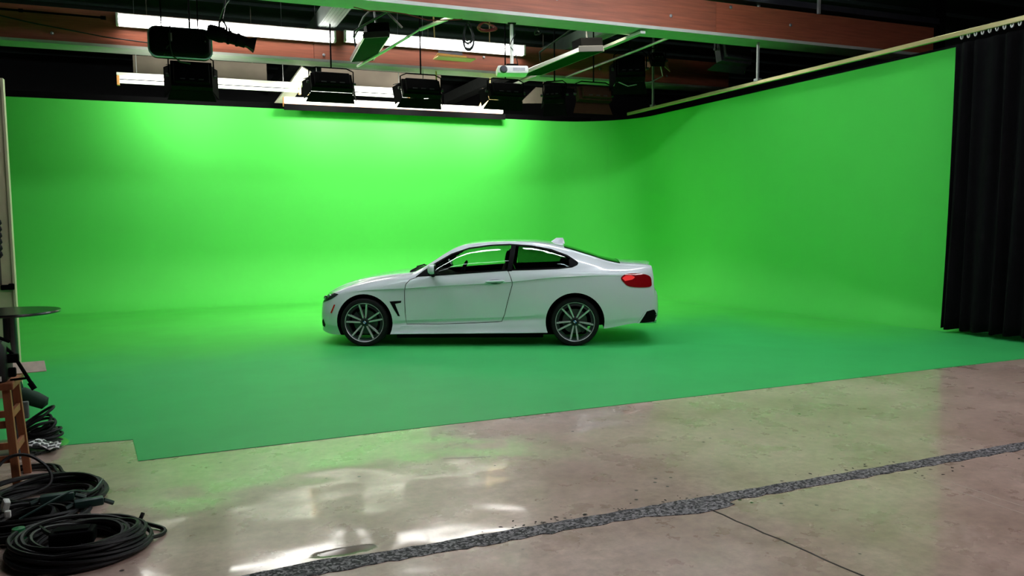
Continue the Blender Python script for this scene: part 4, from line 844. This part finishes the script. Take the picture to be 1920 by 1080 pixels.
# wheels: built once and copied, thing > wheel > sub-parts
def wheel_meshes():
    Rt = .327; out = []
    t = MB(); t.lathe([(.252, -.108), (.262, -.118), (.290, -.122), (.312, -.116), (.3235, -.098), (.327, -.06), (.327, .06), (.3235, .098), (.312, .116), (.290, .122), (.262, .118), (.252, .108)], 64); out.append(('tyre', t.mesh('tyre', TYRE)))
    g = MB()
    for zz in (-.035, .035): g.lathe([(.3275, zz-.005), (.3282, zz), (.3275, zz+.005)], 48)
    b_ = MB(); b_.lathe([(.215, -.10), (.240, -.095), (.252, -.112), (.262, -.116), (.266, -.108), (.258, -.09), (.244, -.07), (.236, .02), (.252, .108), (.246, .108), (.228, .02), (.215, -.06)], 64, closed=True); base = b_.mesh('wheel', ALLOYD)
    lip = MB(); lip.lathe([(.256, -.114), (.262, -.119), (.268, -.114), (.262, -.108)], 64, closed=True); out.append(('rim_lip', lip.mesh('rim_lip', ALLOY)))
    sp = []
    for k in range(5):
        for s in (-1, 1):
            a = 2*PI*k/5
            # spoke face: polygon in (tangent, radius), swept in depth
            p_in = [(s*.006, .052), (s*.036, .055)]; p_out = [(s*.068, .252), (s*.040, .256)]
            q = [(s*.007, .052), (s*.025, .055), (s*.062, .252), (s*.041, .256)]
            m = MB(); R_ = Matrix.Rotation(a, 4, 'Z')
            zi, zo = -.082, -.108
            vs = []
            for dz, sh in ((0, 1.0), (.040, 1.25)):
                c = (sum(p[0] for p in q)/4, sum(p[1] for p in q)/4)
                for i, (x, y) in enumerate(q): vs.append((c[0]+(x-c[0])*sh, y, (zi if i < 2 else zo)+dz))
            fs = [(0, 1, 2, 3), (7, 6, 5, 4), (0, 4, 5, 1), (1, 5, 6, 2), (2, 6, 7, 3), (3, 7, 4, 0)]
            m.add(vs, fs, False, R_); sp.append(('spoke', m.mesh('spoke', ALLOY)))
    out += sp
    hb = MB(); hb.lathe([(0, -.082), (.052, -.084), (.066, -.078), (.070, -.03), (0, -.03)], 28); out.append(('hub', hb.mesh('hub', ALLOYD)))
    hc = MB(); hc.lathe([(0, -.092), (.026, -.090), (.034, -.083)], 24); out.append(('hub_cap', hc.mesh('hub_cap', CBLACK)))
    blu, whi = mat('badge_blue', (40, 110, 190), 0.3), mat('badge_white', (230, 230, 230), 0.3)
    for k in range(4):
        q = MB(); q.prism([(0, 0)]+[(.021*math.cos(t), .021*math.sin(t)) for t in np.linspace(k*PI/2, (k+1)*PI/2, 7)], -.0945, -.091); out.append(('badge_quarter', q.mesh('badge_quarter', (blu, whi)[k % 2])))
    ds = MB(); ds.lathe([(.06, -.02), (.165, -.02), (.168, -.012), (.168, .006), (.165, .012), (.06, .012)], 40, closed=True); out.append(('brake_disc', ds.mesh('brake_disc', mat('brake_steel', (90, 90, 92), 0.4, 0.7))))
    ca = MB(); ca.prism([(.185*math.cos(t), .185*math.sin(t)) for t in np.linspace(.1, .95, 8)]+[(.11*math.cos(t), .11*math.sin(t)) for t in np.linspace(.95, .1, 8)], -.05, .03); out.append(('brake_caliper', ca.mesh('brake_caliper', DSTEEL)))
    return base, out
wbase, wsub = wheel_meshes()
for (x, s, spin) in ((0.0, -1, math.radians(176)), (2.835, -1, math.radians(3)), (0.0, 1, .5), (2.835, 1, 1.2)):
    o = link('wheel', wbase, car); o.location = (x, s*.752, .327)
    # local -z (spoke face) must point outward
    o.rotation_euler = (Matrix.Rotation(-PI/2 if s < 0 else PI/2, 4, 'X') @ Matrix.Rotation(spin, 4, 'Z')).to_euler() if False else (Matrix.Rotation(PI/2*(-1 if s < 0 else 1)*-1, 4, 'X') @ Matrix.Rotation(PI, 4, 'X') @ Matrix.Rotation(spin, 4, 'Z')).to_euler()
    for n, me in wsub: link(n, me, o)

# ------------------------------------------------------------------ left edge: flat, bar table, stool, bag, cables
e = empty('wall_flat', (-1.43, 9.0, 0)); tag(e, 'tall cream scenery flat standing at the left edge', 'flat')
m = MB(); m.box((-1.05, 0, 1.53), (2.1, 0.06, 3.06)); m.build('panel', CREAM, e)
m = MB(); m.box((-1.10, -0.045, 1.98), (2.0, 0.03, 1.75)); m.build('grey_panel', mat('brown_grey_panel', (92, 82, 74), 0.7, var=.1), e)
m = MB(); m.box((0.0, -0.0, 1.53), (0.02, 0.09, 3.06)); m.build('edge_strip', CREAM, e)
m = MB(); m.box((-0.075, -0.05, 1.08), (0.07, 0.03, 0.05), bev=.01); m.box((-0.02, -0.055, 1.085), (0.05, 0.03, 0.06), bev=.01); m.build('latch', BLACK, e)
e = empty('cable_hank', (-1.62, 8.9, 1.45)); tag(e, 'black cable hank hanging on the cream flat', 'cable')
m = MB()
for k in range(6): m.tube([(0.0+0.13*math.sin(t)*0.9, -0.02*k*.3, 0.25-0.06*k+0.05*math.cos(t)) for t in np.linspace(0, 2*PI, 16)], .016, 6)
m.tube([(-.02, 0, .3), (-.03, -.02, 0), (-.03, 0, -.3), (-.1, 0, -.36)], .03, 6); m.build('loops', RUBBER, e)

TB = (-1.14, 6.88)
e = empty('bar_table', (TB[0], TB[1], 0)); tag(e, 'tall round black bar table with a shiny disc base at the left edge', 'table')
TOP = mat('table_top_black', (20, 20, 22), 0.25, spec=.6)
m = MB(); m.lathe([(0, 1.015), (.30, 1.015), (.335, 1.022), (.34, 1.03), (.335, 1.04), (0, 1.04)], 48); m.build('top', TOP, e)
m = MB(); m.lathe([(.052, .03), (.045, 1.0), (.10, 1.015)], 20); m.build('column', mat('dark_chrome', (90, 92, 96), .25, .8), e)
m = MB(); m.lathe([(0, .0), (.335, .0), (.34, .008), (.30, .016), (.08, .03), (.05, .06), (0, .06)], 48); m.build('base', mat('base_chrome', (170, 172, 170), .12, .9), e)
# wooden stool
e = empty('wooden_stool', (-1.16, 5.98, 0)); tag(e, 'brown wooden stool with slanted legs at the left edge', 'stool')
m = MB(); m.box((0, 0, .665), (.40, .40, .045), bev=.01); m.build('seat', STOOLW, e)
for sx in (-1, 1):
    for sy in (-1, 1):
        m = MB(); m.prism([(-.022, -.022), (.022, -.022), (.022, .022), (-.022, .022)], 0, 1, Matrix(((1, 0, sx*-.035, sx*.19), (0, 1, sy*-.035, sy*.19), (0, 0, .645, 0), (0, 0, 0, 1)))); m.build('leg', STOOLW, e)
for z, d in ((.20, .178), (.42, .166)):
    for sy in (-1, 1):
        m = MB(); m.box((0, sy*d, z), (.34, .022, .045)); m.build('rail', STOOLW, e)
        m = MB(); m.box((sy*d, 0, z+.05), (.022, .34, .045)); m.build('rail', STOOLW, e)
# black bag on the stool
e = empty('equipment_bag', (-1.13, 5.93, .688)); tag(e, 'black padded equipment bag on the wooden stool', 'bag')
m = MB(); ps = []
for z, s in ((0, .92), (.03, 1.0), (.14, 1.0), (.22, .95), (.25, .8)): ps.append([(x*s, y*s, z) for x, y in rrect(.27, .30, .06)])
rings(m, ps); m.build('body', RUBBER, e)
m = MB(); m.tube([(-.1, -.1, .24), (-.02, -.1, .31), (.08, -.08, .29), (.15, -.06, .25)], .012, 6); m.build('strap', BLACK, e)
m = MB(); m.box((.0, -.153, .03), (.22, .006, .03)); m.build('white_label', WHITE_P, e)
e = empty('clamp_arm', (-.99, 5.90, .70)); tag(e, 'small black clamp arm leaning out beside the bag', 'clamp')
m = MB(); m.tube([(-.04, 0, .22), (.02, -.02, .16), (.06, -.03, .08), (.13, -.05, -.06)], .011, 6); m.tube([(.11, -.045, -.03), (.135, -.05, -.075)], .018, 8); m.build('arm', BLACK, e)
m = MB(); m.box((.02, -.02, .13), (.07, .05, .06), bev=.015); m.box((.01, -.02, .04), (.05, .04, .06), bev=.01); m.tube([(.0, -.02, -.01), (.11, -.04, .0)], .008, 6); m.build('clamp', BLACK, e)
PAPER = mat('paper_card', (238, 220, 200), .7, var=.12, vscale=20)
m = MB(); m.prism([(-.16, -.05), (.095, -.04), (.075, .055), (-.16, .05)], 0, .006, Matrix.Translation((-.91, 6.13, .720)) @ Matrix.Rotation(math.radians(38), 4, 'X') ); o = m.build('script_card', PAPER); tag(o, 'creased tan card sticking out beside the stool', 'card')

# cables: coils of real loops
def coil(name, cx, cy, rx, ry, turns, r, rot, label, seed, spread=.16, zmax=.10, tails=(), col=RUBBER):
    q = np.random.RandomState(seed); e = empty(name, (cx, cy, 0)); tag(e, label, 'cable', None); m = MB()
    for k in range(turns):
        a = 1-spread*2*q.uniform(0, 1); dx, dy = q.uniform(-.025, .025, 2); z0 = r+zmax*q.uniform(0, 1); ph = q.uniform(0, 6); am = q.uniform(.0, .025)
        pts = []
        for t in np.linspace(0, 2*PI, 40)[:-1]:
            x, y = rx*a*math.cos(t)+dx, ry*a*math.sin(t)+dy; s = 1+am*math.sin(2*t+ph)
            X, Y = x*s*math.cos(rot)-y*s*math.sin(rot), x*s*math.sin(rot)+y*s*math.cos(rot)
            pts.append((X, Y, max(r, z0*(0.65+0.35*math.sin(t+ph)))))
        m.tube(pts, r, 6, closed=True)
    m.build('loops', col, e)
    for tl in tails:
        m = MB(); P = smooth_path([(x-cx, y-cy, z) for x, y, z in tl]); m.tube(P, r, 6); m.build('tail', col, e)
    return e
def smooth_path(pts, n=8):
    P = [np.array(p, float) for p in pts]; P = [2*P[0]-P[1]]+P+[2*P[-1]-P[-2]]; out = []
    for i in range(1, len(P)-2):
        p0, p1, p2, p3 = P[i-1:i+3]
        for t in np.linspace(0, 1, n, endpoint=False): out.append(tuple(0.5*((2*p1)+(-p0+p2)*t+(2*p0-5*p1+4*p2-p3)*t*t+(-p0+3*p1-3*p2+p3)*t**3)))
    out.append(tuple(P[-2])); return out
coil('cable_coil', -.50, 4.56, .33, .30, 30, .011, -.2, 'large nearest coil of black cable on the concrete at the bottom left', 11, .19, .10,
     [[(-.45, 4.88, .05), (-.30, 4.84, .03), (-.20, 4.76, .02), (-.11, 4.66, .012), (-.12, 4.58, .012), (-.19, 4.50, .03)], [(-.24, 4.80, .02), (-.225, 4.79, .05), (-.215, 4.80, .07)],
      [(-.7, 4.7, .1), (-.62, 4.5, .12), (-.5, 4.42, .1), (-.45, 4.3, .06)]])
coil('cable_coil', -.78, 5.42, .34, .34, 26, .012, .1, 'black cable coil behind the nearest coil, beside the stool', 12, .18, .09,
     [[(-1.02, 6.24, .03), (-.90, 6.22, .03), (-.82, 6.16, .03), (-.77, 5.98, .03), (-.68, 5.80, .03), (-.55, 5.68, .04), (-.48, 5.5, .05)],
      [(-1.02, 6.20, .02), (-.88, 6.19, .02), (-.80, 6.10, .02), (-.74, 5.92, .02), (-.62, 5.74, .03), (-.52, 5.6, .03)],
      [(-1.04, 6.27, .02), (-.90, 6.26, .02), (-.79, 6.17, .02), (-.74, 6.0, .02), (-.65, 5.84, .02), (-.5, 5.66, .03)]])
coil('cable_coil', -.80, 4.98, .30, .22, 16, .012, .0, 'flattened black cable coil lying between the two larger coils', 13, .3, .10)
coil('cable_coil', -1.02, 7.08, .16, .13, 16, .011, .3, 'small coil of black cable standing beside the bar table base', 14, .28, .22).location.z = .025
m = MB(); m.tube(smooth_path([(-1.10, 5.55, .10), (-1.02, 5.70, .22), (-.90, 5.72, .235), (-.78, 5.64, .16), (-.76, 5.56, .08), (-.86, 5.48, .05), (-1.0, 5.4, .04)]), .010, 6); tag(m.build('cable', RUBBER), 'single black cable arching up beside the stool legs', 'cable')
m = MB(); m.box((-.52, 4.44, .12), (.20, .11, .07), rot=(0, 0, -.1), bev=.012); m.box((-.52, 4.44, .158), (.15, .06, .012), rot=(0, 0, -.1)); tag(m.build('power_box', BLACK), 'black power box lying in the nearest cable coil', 'box')
TEAL = mat('teal_connector', (30, 60, 56), .5)
for i, (x, y, z, rz, L, lab) in enumerate(((-.66, 5.06, .14, .1, .17, 'left dark teal cable connector on the flattened coil'), (-.50, 5.02, .10, .15, .15, 'right dark teal cable connector on the flattened coil'))):
    m = MB(); m.box((x, y, z), (L, .06, .045), rot=(0, 0, rz), bev=.012); m.tube([(x-L*.5, y-.01, z), (x-L*.75, y-.03, z-.01)], .014, 6); m.tube([(x+L*.5, y+.01, z), (x+L*.8, y+.03, z-.03)], .014, 6); tag(m.build('cable_connector', TEAL), lab, 'connector')
m = MB(); m.tube(smooth_path([(-.46, 5.45, .1), (-.50, 5.2, .11), (-.58, 5.08, .16), (-.64, 5.0, .16), (-.74, 4.92, .13), (-.82, 4.88, .1)]), .006, 5); tag(m.build('cable', TEAL), 'thin teal cord across the dark connectors', 'cable')
m = MB(); m.box((-.90, 5.0, .15), (.035, .05, .06), rot=(.3, .2, .4), bev=.01); m.box((-.88, 4.93, .12), (.03, .03, .04), bev=.008); tag(m.build('plug', WHITE_P), 'small white plug among the black cables', 'plug')
m = MB(); m.lathe([(0, .07), (.03, .066), (.036, .04), (.036, 0), (0, 0)], 16, Matrix.Translation((-.80, 4.72, .0)) @ Matrix.Scale(1.6, 4, (0, 0, 1))); tag(m.build('green_cap', mat('green_plastic', (30, 120, 70), .4)), 'small green cap beside the nearest cable coil', 'cap')
# things beside the table base
m = MB(); m.lathe([(0, -.14), (.03, -.14), (.055, -.08), (.06, .02), (.05, .10), (.0, .12)], 16, Matrix.Translation((-1.06, 7.12, .33)) @ Matrix.Rotation(2.1, 4, 'Y')); m.tube([(-1.12, 7.12, .38), (-1.14, 7.12, .47)], .016, 6); tag(m.build('sandbag', mat('dark_green_canvas', (30, 62, 46), .8)), 'dark green bag lying on the small cable coil', 'bag')
m = MB(); m.box((-1.10, 6.98, .27), (.07, .05, .13), bev=.01); tag(m.build('grey_box', mat('grey_box', (96, 104, 100), .6)), 'small grey box beside the small cable coil', 'box')
# checked cloth on the base
m = MB(); vs = []; fs = []
for i in range(9):
    for j in range(7): vs.append((-1.06+.028*i, 6.60+.03*j, .035+.045*math.exp(-((i-2)/3)**2)+.012*math.sin(i*1.9+j*2.3)))
for i in range(8):
    for j in range(6): a = i*7+j; fs.append((a, a+1, a+8, a+7))
m.add(vs, fs, True)
ck = bpy.data.materials.new('checked_cloth'); ck.use_nodes = True; nt = ck.node_tree; tc = nt.nodes.new('ShaderNodeTexCoord'); cn = nt.nodes.new('ShaderNodeTexChecker'); cn.inputs['Scale'].default_value = 22; cn.inputs['Color1'].default_value = (.85, .85, .85, 1); cn.inputs['Color2'].default_value = (.015, .015, .015, 1)
nt.links.new(tc.outputs['Object'], cn.inputs['Vector']); nt.links.new(cn.outputs['Color'], nt.nodes['Principled BSDF'].inputs['Base Color'])
o = m.build('checked_cloth', ck); o.modifiers.new('t', 'SOLIDIFY').thickness = .004; tag(o, 'crumpled black and white cloth on the bar table base', 'cloth')
